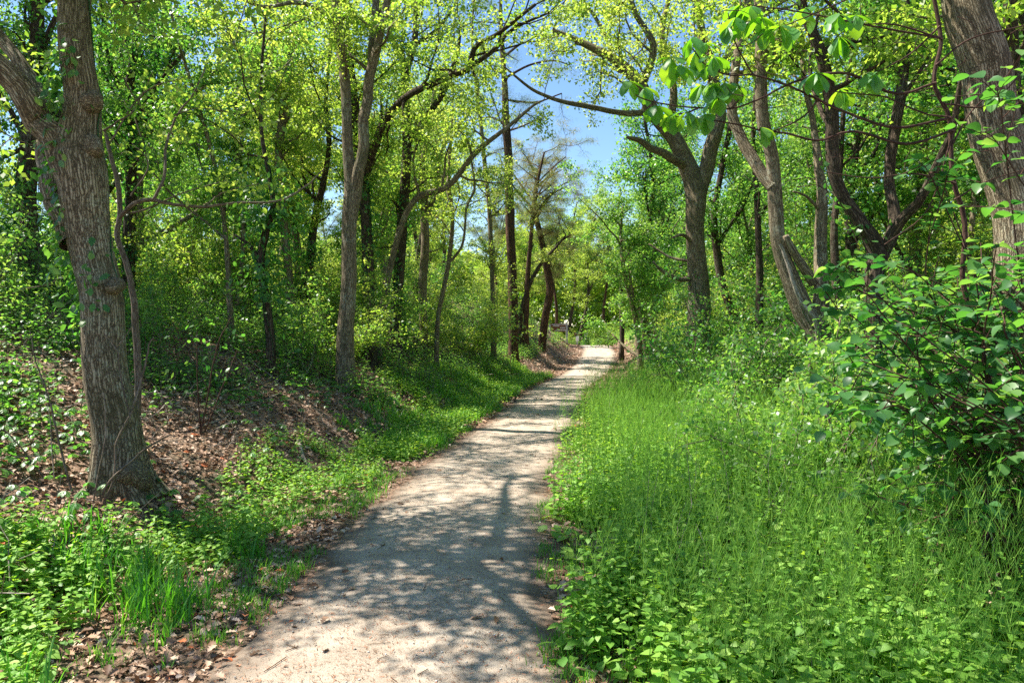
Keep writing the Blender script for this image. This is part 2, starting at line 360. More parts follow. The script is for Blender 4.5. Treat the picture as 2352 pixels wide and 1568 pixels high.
# ------------------------------------------------------------------ trees traced from the photo
def limb3d(pts, Y0, seed, wander=.12):
    """(u, v, width[, depth offset]) in picture units -> 3-D points and radii"""
    rg = np.random.default_rng(seed); out = []; rad = []
    ph = rg.uniform(0, 6.28, 2)
    for i, p in enumerate(pts):
        dY = p[3] if len(p) > 3 else 0
        yy = Y0 + dY; out.append(P(p[0], p[1], yy)); rad.append(p[2] / 2 / FV * yy)
    return np.array(out), np.array(rad)
def grow(tb, lb, limbs, rng, zmin, dens=2.6, L=1.6, per=16, size=.07, tb_=.6, T=T_QUAD, spread=.22, keep=None, twig_r=.012, up=.25, tv=.3):
    """side branches, twigs and leaf clumps along the upper part of each limb"""
    clumps = []
    for pts, rad in limbs:
        seg = np.linalg.norm(np.diff(pts, axis=0), axis=1); cum = np.concatenate([[0], np.cumsum(seg)])
        tot = cum[-1]; nb = max(2, int(tot * dens))
        for s_ in np.linspace(.06, 1, nb) * tot:
            i = min(np.searchsorted(cum, s_, 'right') - 1, len(seg) - 1); f = (s_ - cum[i]) / max(seg[i], 1e-6)
            b = pts[i] * (1 - f) + pts[i + 1] * f
            if b[2] < zmin: continue
            tg = nrm(pts[i + 1] - pts[i]); r0 = min(rad[i] * .5, .035); ln = L * rng.uniform(.5, 1.15)
            d = nrm(tg * rng.uniform(.1, .7) + rdir(rng, 1)[0] * 1.0 + np.array([0, 0, up]))
            q = [b]; dd = d.copy()
            for k in range(5):
                dd = nrm(dd + rng.normal(size=3) * .28 + np.array([0, 0, .06])); q.append(q[-1] + dd * ln / 5)
            q = np.array(q); tube(tb, q, np.linspace(r0, twig_r * .5, 6), 5 if r0 > .02 else 4, cap=False, seed=rng.integers(99))
            for k in range(1, 6):
                for _ in range(2 if k > 1 else 1):
                    d2 = nrm(dd * .4 + rdir(rng, 1)[0]); l2 = ln * rng.uniform(.2, .42)
                    e = q[k] + d2 * l2 * .5 + rng.normal(size=3) * .04; e2 = e + nrm(d2 + rng.normal(size=3) * .3) * l2 * .5
                    tube(tb, np.array([q[k], e, e2]), [twig_r * .5, twig_r * .4, twig_r * .2], 3, cap=False)
                    clumps += [e, e2, (e + e2) / 2]
            clumps.append(q[-1])
    if not clumps: return
    c = np.array(clumps)
    if keep is not None: c = c[keep(c)]
    cloud_leaves(lb, rng, c, per, spread, size, T, tb=tb_, tv=tv)

TREES = []
def tree(name, label, cat, Y0, limbs, bark=None, leaf=None, seed=1, zmin=3.0, trunkk=20, crown=True, group=None, rough=.09, flare=.5, vine=None, extra=None, base=None, **kw):
    rng = np.random.default_rng(seed)
    bark = bark or M_BARK; leaf = leaf or M_OAK
    tb, lb = MB(), MB(); L3 = []
    for k, l in enumerate(limbs):
        pts, rad = limb3d(l, Y0, seed + k)
        if k == 0:
            b = pts[0].copy(); zb = Hf(b[0], b[1]) - .12
            if b[2] > zb + .25:
                pts = np.vstack([[b[0] + (base or 0), b[1], zb], pts]); rad = np.concatenate([[rad[0] * 1.12], rad])
            else: pts[0][2] = zb
            root = np.array([pts[0][0], pts[0][1], Hf(pts[0][0], pts[0][1])])
        c = smooth_path(np.column_stack([pts, rad]), 8)
        # slow sideways drift so that no limb is a perfect curve
        n_ = len(c); s_ = np.linspace(0, n_ / 8, n_); am = c[:, 3] * .10 * np.minimum(1, s_)
        c[:, 0] += am * np.sin(s_ * 2.9 + seed + k) ; c[:, 1] += am * np.cos(s_ * 2.3 + seed * 2 + k)
        if k:
            ks = rng.normal(size=(n_ // 4 + 3, 3)); ks[:2] = 0; jt = np.stack([np.interp(np.arange(n_) / 4, np.arange(len(ks)), ks[:, q_]) for q_ in range(3)], 1)
            c[:, :3] += jt * c[:, 3:4] * .18
        tube(tb, c[:, :3], np.maximum(c[:, 3], .004), trunkk if k == 0 else max(7, trunkk - 6), rough=rough, flare=flare if k == 0 else 0, seed=seed + k)
        L3.append((c[:, :3], c[:, 3]))
    o = empty(name, root); tag(o, label, cat, group)
    if extra: extra(o, root, L3)
    grow_l = L3
    if crown: grow(tb, lb, grow_l, rng, zmin, **kw)
    tb.build('trunk', bark, o, root)
    if lb.n: lb.build('crown', leaf, o, root)
    if vine: vine(o, root, L3, rng)
    TREES.append((root[0], root[1]))
    return o

def vines(z0, z1, n, size=.06, out=.05, side=None, tb=.35):
    def f(o, root, L3, rng):
        pts, rad = L3[0]; mb = MB(); m = n
        sel = np.where((pts[:, 2] > root[2] + z0) & (pts[:, 2] < root[2] + z1))[0]
        if len(sel) == 0: return
        cl = 26; ce = rng.choice(sel, cl); ca = rng.uniform(0, 6.28, cl) if side is None else side + rng.normal(size=cl) * .6
        w = rng.integers(0, cl, m); i = ce[w]; th = ca[w] + rng.normal(size=m) * .35
        nrmv = np.stack([np.cos(th), np.sin(th), np.zeros(m)], 1)
        c = pts[i] + nrmv * (rad[i][:, None] + rng.uniform(0, out, (m, 1))); c[:, 2] += rng.normal(size=m) * .18
        d = nrm(nrmv * .5 + rng.normal(size=(m, 3)) * .5 + np.array([0, 0, -.5])); nn = nrmv * .7 + np.array([0, 0, .7]) + rng.normal(size=(m, 3)) * .3
        leaves(mb, c, d, nn, size * rng.uniform(.6, 1.3, m), T_OVAL, np.clip(tb + rng.normal(size=m) * .25, 0, 1))
        # climbing stems
        for q in range(3):
            th0 = rng.uniform(0, 6.28); k = sel; a = th0 + .5 * np.sin(np.arange(len(k)) * .3 + q)
            c2 = pts[k] + np.stack([np.cos(a), np.sin(a), 0 * a], 1) * (rad[k][:, None] + .004)
            if len(k) > 2: tube(mb, c2, .006, 4, cap=False, t=.1)
        mb.build('climbing_vine', M_GREEN, o, root)
    return f

def burls(spec, Y0):
    def f(o, root, L3):
        for (u, v, r, ax) in spec:
            c = P(u, v, Y0 - .08); mb = MB(); rr = r / FV * Y0
            a = nrm(np.array(ax, float)); t = np.linspace(-.9, 1, 12); pr = np.sqrt(np.maximum(1 - t ** 2, .0)) * .8 + .3 * (1 - t) * .5
            pr[-1] = .12
            tube(mb, c + a * (t[:, None] * rr * 1.1), pr * rr, 18, rough=.28, seed=int(u)); mb.bk[-1][:, 2] *= 9; mb.build('burl', M_BARK, o, root)
    return f

g1 = G(275, 1120)
T1Y = g1[1]
def t1extra(o, root, L3):
    burls([(214, 232, 24, (1, -.4, .15)), (212, 340, 25, (1, -.6, -.1)), (268, 655, 20, (1, -.3, .1)), (302, 1092, 40, (.5, -1, .5))], T1Y)(o, root, L3)
tree('oak_tree', 'big ridged oak with burls and a thick limb forking left, closest on the left bank', 'tree', T1Y,
     [[(285, 1125, 117.8), (262, 1020, 99.4), (250, 880, 95.7), (234, 720, 90.2), (216, 600, 90.2), (192, 460, 97.5), (182, 360, 103.0), (187, 250, 77.3), (180, 150, 69.9), (171, 0, 68.1, .1), (166, -160, 62.6, .2), (180, -420, 50.6, .4), (230, -750, 36.8, .8), (300, -1100, 18.4, 1.3)],
      [(176, 400, 88.3), (120, 315, 66.2, -.05), (70, 240, 58.9, -.1), (10, 165, 53.4, -.2), (-60, 90, 47.8, -.3), (-160, -40, 42.3, -.5), (-250, -260, 33.1, -.6), (-320, -600, 20.2, -.4)],
      [(160, 330, 40.5), (110, 240, 33.1, .15), (60, 165, 31.3, .3), (0, 90, 29.4, .4), (-60, 0, 25.8, .5), (-150, -200, 18.4, .8)],
      [(172, 560, 64.4), (140, 470, 55.2, .1), (112, 400, 42.3, .15), (102, 330, 31.3, .2)],
      [(166, -160, 36.8, .2), (260, -330, 31.3, -.4), (420, -520, 23.9, -.9), (640, -700, 14.7, -1.3)],
      [(180, -420, 33.1, .4), (330, -620, 25.8, .6), (560, -900, 14.7, .6)],
      [(180, -400, 34, .4), (235, -430, 24, 2.0), (330, -340, 12, 3.2), (420, -330, 6, 3.8)],  # unseen rear limb above the view, added to dapple the middle of the path
      [(182, -300, 40, .3), (110, -520, 30, -1.0), (140, -900, 22, -2.2), (260, -1500, 12, -3.2)],  # unseen limb reaching over the camera, added to cast shade on the near path
      [(168, -60, 27.6, .2), (60, -220, 22.1, .9), (-20, -420, 14.7, 1.8)]],
     seed=11, zmin=4.1, trunkk=36, extra=t1extra, vine=vines(.8, 4.2, 800, .07, .14, side=3.3), flare=.6, rough=.06, dens=3.4, L=1.6, per=11, size=.07, tb_=.5, T=T_QUAD)

g2 = G(790, 893)
tree('forked_oak_tree', 'straight grey-brown trunk forking into two stems, left of the path', 'tree', g2[1],
     [[(790, 893, 46), (795, 780, 38), (800, 650, 35), (804, 520, 34), (810, 430, 38), (801, 350, 25), (793, 200, 24), (778, 60, 23), (768, -90, 20), (750, -300, 15), (700, -560, 8)],
      [(812, 450, 30), (826, 390, 27, -.1), (838, 280, 24, -.15), (850, 180, 22, -.2), (872, 80, 18, -.3), (898, -30, 16, -.4), (960, -230, 11, -.6), (1020, -450, 6, -.8)],
      [(852, 160, 18, -.2), (858, 60, 17), (864, -40, 15, .2), (850, -260, 10, .6)],
      [(775, 50, 14), (730, 22, 12, -.2), (680, 5, 10, -.5), (600, 15, 8, -1), (500, -30, 5, -1.4)]],
     bark=M_BARK2, seed=21, zmin=5.5, trunkk=22, dens=2.4, L=1.5, per=16, size=.065, tb_=.65)
g3 = G(850, 838)
tree('leaning_limb_oak_tree', 'dark trunk behind the forked tree with one long limb reaching right over the path', 'tree', g3[1],
     [[(850, 838, 30), (848, 700, 27), (845, 560, 26), (836, 450, 25), (824, 330, 22), (812, 220, 19), (796, 70, 16), (780, -120, 12), (790, -330, 7)],
      [(840, 400, 20), (862, 330, 18, -.3), (895, 265, 17, -.6), (942, 217, 16, -1), (1030, 175, 15, -1.6), (1075, 158, 14, -2), (1092, 110, 12, -2.2), (1145, 77, 10, -2.6), (1230, 10, 7, -3)],
      [(1072, 160, 12, -2), (1135, 115, 10, -2.2), (1173, 70, 8, -2.4), (1260, 30, 5, -2.8)]],
     bark=M_BARKD, seed=31, zmin=3.9, trunkk=18, vine=vines(.5, 5, 700, .09, .2), dens=2.6, L=1.5, per=16, size=.067, tb_=.6)
g4 = G(905, 826)
tree('vine_clad_oak_tree', 'slim dark vine-wrapped trunk splitting high, right of the long-limbed oak', 'tree', g4[1],
     [[(905, 826, 30), (912, 680, 25), (922, 530, 24), (932, 400, 23), (934, 300, 20), (932, 180, 17), (952, 90, 14), (958, -20, 12), (970, -220, 7)],
      [(932, 330, 18), (965, 290, 15, -.2), (1010, 225, 13, -.5), (1045, 140, 10, -.8), (1058, 60, 7, -1)],
      [(940, 170, 12), (905, 100, 10, .4), (890, 20, 8, .7), (900, -120, 5, 1)],
      [(945, 110, 11), (1000, 70, 9, .5), (1040, 20, 7, .8), (1080, -60, 4, 1)]],
     bark=M_BARKD, seed=41, zmin=3.4, trunkk=18, vine=vines(.3, 4, 700, .085, .22), dens=2.3, L=1.6, per=16, size=.067, tb_=.6)
g5 = G(1134, 832)
tree('thin_tree', 'thin pale greenish stem just left of the dark straight pine', 'tree', g5[1],
     [[(1134, 832, 13), (1133, 700, 11), (1128, 560, 10), (1118, 420, 10), (1106, 300, 9), (1095, 210, 8), (1085, 90, 6), (1090, -40, 4)]],
     bark=M_BARK2, seed=51, zmin=3.2, trunkk=10, dens=3, L=1.1, per=10, size=.07, tb_=.65)
g6 = G(1178, 832)
tree('pitch_pine_tree', 'dark straight pitch pine with reddish base at the left path edge', 'tree', g6[1],
     [[(1180, 832, 24), (1178, 700, 22), (1174, 560, 21), (1169, 420, 20), (1165, 320, 18), (1160, 220, 15), (1155, 130, 11), (1150, 30, 8), (1150, -60, 4)],
      [(1160, 180, 6), (1215, 150, 5, -.5), (1270, 140, 4, -.8), (1310, 150, 2, -1)],
      [(1158, 130, 6), (1200, 100, 5, .5), (1245, 95, 4, .8)], [(1162, 230, 5), (1230, 235, 4, .4), (1290, 215, 3, .6)],
      [(1158, 170, 5), (1110, 150, 4, .4), (1060, 120, 3, .6)], [(1168, 290, 5), (1130, 270, 4, .5), (1090, 275, 3, .6)],
      [(1170, 300, 5), (1200, 290, 4, -.6), (1245, 270, 3, -1)]],
     bark=M_PINE, leaf=M_NEED, seed=61, zmin=6.2, trunkk=16, dens=1.5, L=.9, per=34, size=.13, tb_=.55, T=(np.array([(-.014, 0, 0), (.014, 0, 0), (0, 1, 0)], float), [np.array([(0, 1, 2)])]), spread=.3, up=0)
g7 = G(1244, 803)
NEEDLE = (np.array([(-.026, 0, 0), (.026, 0, 0), (0, 1, 0)], float), [np.array([(0, 1, 2)])])
tree('crooked_pine_tree', 'crooked dark pine leaning over the bank where the path narrows', 'tree', g7[1],
     [[(1243, 806, 17), (1251, 740, 18), (1262, 670, 18), (1256, 610, 16), (1243, 550, 14), (1230, 490, 12), (1230, 430, 9), (1240, 380, 5)],
      [(1248, 600, 8), (1280, 560, 6), (1310, 540, 4)], [(1232, 500, 7), (1265, 450, 5), (1300, 430, 3)], [(1230, 470, 6), (1200, 430, 5), (1180, 400, 3)],
      [(1234, 430, 6), (1275, 390, 4, .5), (1300, 372, 3, .8)], [(1236, 410, 5), (1215, 370, 4), (1200, 350, 2)]],
     bark=M_PINE, leaf=M_NEED, seed=71, zmin=3.8, trunkk=12, dens=2.3, L=1.3, per=34, size=.17, tb_=.7, T=NEEDLE, spread=.24)
tree('great_forked_oak_tree', 'stout oak splitting into a wide V, right of the path, with dead stubs', 'tree', 16.5,
     [[(1608, 840, 60), (1606, 770, 52), (1604, 650, 48), (1598, 530, 42), (1597, 440, 46), (1578, 375, 40), (1548, 320, 36), (1505, 262, 33), (1470, 195, 28), (1415, 140, 22), (1345, 102, 16), (1270, 70, 10)],
      [(1600, 460, 36), (1622, 380, 34), (1640, 310, 33), (1655, 240, 26, .3), (1630, 150, 22, .3), (1612, 70, 18, .2), (1606, -40, 15), (1610, -260, 8)],
      [(1580, 385, 22), (1542, 362, 20, -.3), (1500, 345, 17, -.5), (1472, 325, 14, -.7), (1440, 315, 7, -.9)],
      [(1512, 268, 18), (1475, 262, 15, -.4), (1411, 258, 12, -.8), (1335, 243, 11, -1.3), (1270, 226, 9, -1.7), (1222, 205, 7, -2), (1152, 150, 4, -2.3)],
      [(1640, 180, 18, .3), (1700, 80, 15, .8), (1740, -40, 12, 1.2)],
      [(1475, 200, 18), (1500, 110, 15, -.4), (1460, 30, 12, -.7), (1430, -60, 9, -1)],
      [(1540, 300, 20), (1545, 200, 17, .5), (1520, 100, 13, .8), (1540, -20, 10, 1)],
      [(1415, 140, 12), (1380, 60, 9, .5), (1330, -10, 6, .6)],
      [(1590, 640, 12), (1560, 640, 11, -.3), (1520, 622, 7, -.6), (1500, 600, 4, -.7)],
      [(1592, 560, 10), (1570, 540, 8, -.3), (1545, 545, 5, -.5)],
      [(1590, 600, 8), (1540, 590, 6, .3), (1490, 560, 4, .5)]],
     bark=M_BARK, seed=81, zmin=6.8, trunkk=26, rough=.1, dens=2.4, L=1.7, per=17, size=.07, tb_=.72, vine=vines(.2, 2.2, 160, .07, .1))
tree('three_stemmed_oak_tree', 'tree with several grey stems rising from one low fork on the right bank', 'tree', 9.6,
     [[(1890, 900, 66), (1878, 780, 60), (1838, 690, 46), (1790, 570, 33), (1783, 480, 31), (1772, 360, 30), (1752, 270, 29), (1746, 150, 27), (1750, 60, 25), (1738, -60, 21), (1720, -300, 13), (1680, -520, 6)],
      [(1776, 430, 30), (1748, 395, 27, .1), (1712, 330, 25, .2), (1680, 262, 22, .3), (1688, 165, 20, .3), (1706, 55, 18, .4), (1725, -60, 15, .6), (1760, -280, 9, 1)],
      [(1880, 770, 44), (1884, 680, 34), (1886, 580, 30, .1), (1885, 480, 26, .1), (1884, 390, 20, .15), (1870, 300, 14, .3), (1850, 200, 12, .5), (1838, 60, 10, .8)],
      [(1868, 650, 24), (1835, 600, 20, -.1), (1805, 540, 14, -.2)],
      [(1880, 480, 8, .1), (1850, 450, 6, -.1), (1822, 440, 4, -.2)]],
     bark=M_BARK2, seed=91, zmin=4.7, trunkk=26, rough=.1, dens=2.3, L=1.4, per=14, size=.065, tb_=.6, vine=vines(.1, 1.4, 120, .07, .12))
tree('spreading_oak_tree', 'oak forking low into a left-leaning stem and a sunlit limb, left of the edge trunk', 'tree', 8.6,
     [[(2012, 960, 50), (2010, 760, 44), (2008, 640, 42), (2012, 570, 44), (1975, 510, 32), (1930, 440, 28), (1912, 360, 28), (1908, 240, 28), (1888, 130, 26), (1846, 30, 22), (1820, -100, 17), (1790, -330, 10)],
      [(2022, 590, 34), (2052, 520, 28, .3), (2044, 420, 24, .5), (2056, 300, 24, .6), (2078, 160, 22, .8), (2086, 60, 20, 1), (2076, -50, 16, 1.1), (2100, -280, 9, 1.4)],
      [(2030, 575, 26), (2062, 520, 24, -.2), (2108, 466, 20, -.5), (2152, 385, 18, -.8), (2185, 300, 15, -1), (2205, 200, 11, -1.2), (2230, 60, 7, -1.4)],
      [(1912, 300, 14), (1880, 240, 11, .3), (1860, 150, 9, .6), (1880, 30, 7, .9)]],
     bark=M_BARKD, seed=101, zmin=4.3, trunkk=24, rough=.1, dens=2.2, L=1.3, per=14, size=.065, tb_=.5, vine=vines(.8, 3, 120, .07, .1))
tree('leaning_oak_tree', 'massive furrowed trunk leaning along the right edge of the picture', 'tree', 5.2,
     [[(2385, 1180, 135.0), (2368, 1000, 115.2), (2362, 800, 111.6), (2345, 560, 111.6), (2312, 380, 108.0), (2275, 220, 104.4), (2245, 100, 102.6), (2222, -20, 97.2), (2190, -220, 86.4, .1), (2140, -480, 68.4, .2), (2120, -800, 45.0, .3)],
      [(2150, -420, 45.0, .2), (2260, -600, 36.0, .6), (2400, -850, 23.4, 1)],
      [(2140, -480, 39.6, .2), (1980, -640, 30.6, .4), (1800, -820, 19.8, .8)]],
     bark=M_BARK, seed=111, zmin=4.0, trunkk=36, rough=.05, flare=.3, dens=2.4, L=1.4, per=10, size=.09, tb_=.45)
tree('edge_oak_tree', 'slimmer trunk behind the massive one at the far right edge', 'tree', 8.2,
     [[(2400, 900, 50), (2380, 600, 42), (2345, 420, 38), (2330, 250, 34), (2322, 100, 30), (2318, -40, 26), (2330, -300, 16)]],
     bark=M_BARKD, seed=121, zmin=3.4, trunkk=18, dens=2.4, L=1.4, per=11, size=.08, tb_=.45)
# left middle distance
def mid(name, label, base, limbs, seed, bark=M_BARKD, vine=None, tb=.55, zmin=3.6, leaf=None, Y=None, per=15, size=.072, dens=2.0, L=1.7, group=None, **kw):
    y = Y or G(*base)[1]
    return tree(name, label, 'tree', y, limbs, bark=bark, leaf=leaf, seed=seed, zmin=zmin, trunkk=14, vine=vine, dens=dens, L=L, per=per, size=size, tb_=tb, group=group, **kw)
mid('vine_covered_tree', 'short crooked trunk smothered in ivy-green vine on the left slope', (620, 870),
    [[(622, 872, 24), (620, 780, 20), (612, 690, 18), (598, 600, 17), (612, 530, 15), (628, 470, 13), (618, 400, 11), (600, 300, 9), (600, 180, 7), (610, 40, 5)],
     [(600, 600, 10), (570, 560, 8), (540, 540, 5)]], 131, vine=vines(.1, 3.4, 1100, .09, .45, tb=.3))
mid('dark_tree', 'dark trunk with a bend just left of the forked tree, furrowed and bare below', (715, 740),
    [[(708, 760, 22), (708, 650, 20), (716, 560, 18), (728, 480, 17), (742, 420, 14), (756, 340, 11), (748, 230, 9), (760, 80, 7), (740, -60, 5)],
     [(728, 470, 9), (700, 420, 8), (690, 340, 6)]], 141, vine=vines(.5, 3, 260, .09, .15), Y=17)
mid('pale_forked_tree', 'pale grey tree opening in a lyre-shaped fork against blue sky, upper left', (668, 740),
    [[(672, 760, 20), (660, 600, 18), (652, 500, 18), (640, 400, 18), (645, 310, 18), (651, 230, 19), (640, 200, 13), (622, 150, 11), (604, 100, 10), (612, 30, 8), (618, -60, 6)],
     [(652, 225, 14), (663, 170, 11), (666, 110, 10), (663, 50, 8), (672, -60, 5)], [(664, 130, 7), (690, 90, 6), (730, 55, 4)]], 151, bark=M_BARK2, Y=16, tb=.75)
mid('shaded_tree', 'thick dark trunk in the shade behind the big left oak', (60, 800),
    [[(78, 800, 52), (66, 640, 50), (60, 500, 48), (66, 380, 42), (74, 250, 36), (86, 100, 30), (84, -60, 24), (90, -300, 12)],
     [(66, 330, 16), (20, 250, 12), (-40, 160, 8)], [(80, 160, 18), (120, 60, 12), (170, -40, 8)]], 161, Y=11.5, vine=vines(.5, 4, 700, .08, .2, tb=.25), tb=.35, leaf=M_GREEN)
mid('shaded_tree', 'dim trunk between the big oak and the vine-smothered tree, half hidden', (300, 700),
    [[(300, 760, 28), (296, 600, 26), (300, 420, 24), (296, 250, 20), (310, 100, 16), (330, -60, 10)], [(300, 300, 12), (360, 200, 9), (420, 120, 6)], [(300, 240, 10), (250, 140, 8), (230, 0, 5)]],
    171, Y=13.5, vine=vines(.5, 4, 500, .08, .2, tb=.25), tb=.35, leaf=M_GREEN)
mid('grey_tree', 'smooth grey trunk dividing at mid height, between the vine-clad oak and the thin stem', (975, 760),
    [[(972, 780, 20), (972, 660, 19), (976, 560, 20), (974, 470, 18), (968, 400, 14), (980, 320, 10), (1000, 200, 7)],
     [(978, 500, 13), (1000, 440, 10), (1012, 360, 8), (1040, 280, 6)], [(972, 470, 9), (945, 410, 7), (930, 380, 5)]], 181, bark=M_BARK2, Y=21, tb=.7, per=9)
mid('wavy_tree', 'wavy slender trunk with a side stem, left of the thin stem', (1000, 790),
    [[(1003, 800, 11), (1006, 730, 11), (1020, 660, 11), (1032, 590, 10), (1040, 500, 9), (1030, 420, 8), (1034, 340, 6), (1040, 260, 4)],
     [(1036, 600, 7), (1062, 560, 6), (1072, 480, 5), (1090, 430, 5), (1080, 360, 3)]], 191, bark=M_BARK2, Y=19, tb=.75, per=9)
mid('leaning_tree', 'trunk slanting up to the right across the middle of the left wood', (900, 600),
    [[(870, 760, 15), (910, 560, 14), (952, 459, 14), (1030, 427, 13), (1093, 350, 12), (1173, 287, 9), (1222, 245, 6), (1250, 230, 4)]], 201, bark=M_BARK2, Y=16.5, zmin=4.2, tb=.7)
mid('pine_tree', 'rusty-tipped young pine topping the gap of blue sky at the centre', (1205, 720),
    [[(1208, 735, 13), (1212, 640, 11), (1222, 520, 9), (1235, 420, 7), (1250, 350, 4)], [(1222, 500, 5), (1270, 440, 4), (1310, 415, 2)], [(1225, 480, 5), (1180, 430, 4), (1160, 400, 2)],
     [(1235, 420, 4), (1275, 380, 3), (1300, 360, 2)], [(1228, 460, 5), (1260, 410, 3, 1), (1290, 390, 2, 1.5)]], 211, bark=M_PINE, leaf=M_NEED, Y=30, tb=.75, per=20, size=.22, dens=1.6, L=1.6, zmin=5, T=NEEDLE)
mid('leaning_tree', 'dark trunk leaning right beside the narrow gap, behind the crooked pine', (1212, 700),
    [[(1196, 730, 11), (1214, 660, 10), (1240, 610, 8), (1275, 570, 6), (1300, 540, 4)], [(1214, 660, 6), (1212, 600, 5), (1225, 560, 3)]], 221, Y=30, zmin=3, tb=.7, per=9)
mid('dark_tree', 'narrow dark upright trunk just right of the far end of the path', (1430, 778),
    [[(1428, 782, 11), (1429, 720, 11), (1426, 650, 9), (1428, 580, 7), (1420, 500, 5), (1425, 430, 3)], [(1428, 640, 5), (1395, 610, 4), (1370, 600, 2)]], 231, Y=33, zmin=3.2, tb=.55, leaf=M_GREEN)
mid('slender_tree', 'slender grey trunk right of the narrow dark one, on the crest bank', (1462, 760),
    [[(1464, 768, 8), (1458, 720, 8), (1452, 660, 6), (1448, 590, 4), (1455, 520, 3)]], 241, bark=M_BARK2, Y=33, zmin=3, tb=.55)
mid('slender_tree', 'slender trunk tilted left above the bare leaf slope right of the crest', (1500, 750),
    [[(1506, 752, 10), (1498, 690, 9), (1484, 640, 8), (1462, 600, 6), (1440, 560, 4)], [(1480, 640, 5), (1500, 580, 4), (1510, 520, 3)]], 251, bark=M_BARKD, Y=27, zmin=3, tb=.5)
mid('background_oak_tree', 'mossy trunk leaning behind the stout forked oak, bright crown above it', (1690, 740),
    [[(1700, 760, 22), (1672, 690, 20), (1650, 600, 18), (1640, 500, 15), (1660, 380, 12), (1680, 260, 9), (1690, 120, 6)], [(1650, 560, 9), (1700, 480, 8), (1740, 400, 6)]], 261, Y=20, leaf=M_GREEN, tb=.65)
mid('background_oak_tree', 'dark stem standing between the stout forked oak and the many-stemmed tree', (1745, 690),
    [[(1744, 760, 18), (1745, 660, 17), (1742, 560, 15), (1738, 440, 13), (1730, 330, 10), (1735, 180, 7), (1730, 20, 5)]], 271, Y=15, leaf=M_GREEN, tb=.55)
mid('background_oak_tree', 'thin dark stem directly right of the many-stemmed tree', (1935, 700),
    [[(1925, 800, 22), (1922, 640, 19), (1915, 520, 16), (1800 + 130, 400, 13), (1938, 250, 10), (1960, 100, 7)]], 281, Y=12.5, leaf=M_GREEN, tb=.5)

# ------------------------------------------------------------------ generic background trees (copied)
def proto_tree(name, h, seed, bark, leaf, cr0=.38, nl=4, L=1.9, per=15, size=.095, tb=.55, dens=2.2, lean=.12, rad=.13, T=T_QUAD, spread=.3, needles=False):
    rng = np.random.default_rng(seed); tb_, lb = MB(), MB()
    ph = rng.uniform(0, 6.28); z = np.linspace(-.15, h, 14)
    tr = np.stack([lean * z * math.cos(ph) + .16 * np.sin(z * .8 + ph), lean * z * math.sin(ph) + .16 * np.cos(z * .9 + ph) - .16 * math.cos(ph), z], 1)
    tr[:, :2] -= tr[0, :2]
    r = rad * (1 - .8 * np.clip(z / h, 0, 1)) + .012
    tube(tb_, tr, r, 9, rough=.1, flare=.4, seed=seed); limbs = [(tr, r)]
    for k in range(nl):
        i = int(14 * (cr0 + (0.9 - cr0) * k / nl)); a = rng.uniform(0, 6.28); b = tr[i]; q = [b]; d = np.array([math.cos(a), math.sin(a), rng.uniform(.5, 1.1)]); d = nrm(d)
        ln = h * rng.uniform(.28, .42)
        for _ in range(6): d = nrm(d + rng.normal(size=3) * .2 + np.array([0, 0, .05])); q.append(q[-1] + d * ln / 6)
        q = np.array(q); rr = np.linspace(r[i] * .6, .01, 7); tube(tb_, q, rr, 6, seed=seed + k); limbs.append((q, rr))
    grow(tb_, lb, limbs, rng, h * cr0, dens=dens, L=L, per=per, size=size, tb_=tb, T=T, spread=spread, tv=.3)
    o = empty(name, (0, 0, 0)); tb_.build('trunk', bark, o); lb.build('crown', leaf, o); return o
PROT = [proto_tree('oak_tree', 10, 301, M_BARKD, M_OAK, tb=.6), proto_tree('oak_tree', 8.5, 302, M_BARK2, M_OAK, tb=.75, cr0=.3), proto_tree('oak_tree', 11, 303, M_BARKD, M_OAK, tb=.5, cr0=.45),
        proto_tree('maple_tree', 9, 304, M_BARKD, M_GREEN, tb=.55, cr0=.22), proto_tree('maple_tree', 7, 305, M_BARK2, M_GREEN, tb=.75, cr0=.2, L=1.5),
        proto_tree('pine_tree', 10, 306, M_PINE, M_NEED, tb=.45, cr0=.5, nl=7, L=1.1, per=34, size=.2, T=NEEDLE, spread=.25, dens=1.9, lean=.05)]
PROT.append(proto_tree('young_tree', 6.5, 307, M_BARK2, M_GREEN, tb=.7, cr0=.3, nl=5, L=1.0, per=13, size=.08, dens=1.6, lean=.2, rad=.045))
KIND = {6: 'slim young tree with sparse crown', 0: 'yellow-green oak with dark bark', 1: 'pale-barked oak with light yellow-green crown', 2: 'tall oak with bare lower trunk', 3: 'dark-barked tree with deep green crown', 4: 'pale-barked tree with fresh green crown', 5: 'dark pitch pine with bare trunk'}
used = set()
def place(k, x, y, rz, sc, zone):
    o = PROT[k] if k not in used else copy_tree(PROT[k]); used.add(k)
    o.location = (x, y, Hf(x, y)); o.rotation_euler = (0, 0, rz); o.scale = (sc, sc, sc * R.uniform(.92, 1.08))
    tag(o, None, 'tree'); o['zone'] = zone; o['kindtext'] = KIND[k]; TREES.append((x, y)); return o
def ok(x, y, dmin):
    return all((x - a) ** 2 + (y - b) ** 2 > dmin ** 2 for a, b in TREES)
rng = np.random.default_rng(5)
def scatter(n, xr, yr, kinds, zone, dmin=1.8, clear=3.0, sc=(.85, 1.15)):
    c = 0; tries = 0
    while c < n and tries < 3000:
        tries += 1; x, y = rng.uniform(*xr), rng.uniform(*yr)
        if abs(x - float(cx(y))) < clear or abs(x) > .85 * y + 6 or not ok(x, y, dmin): continue
        place(int(rng.choice(kinds)), x, y, rng.uniform(0, 6.28), rng.uniform(*sc), zone); c += 1
scatter(4, (-16, -8), (10, 19), [0, 3, 3, 4, 1], 'on the near left slope', 1.6, 4.0)
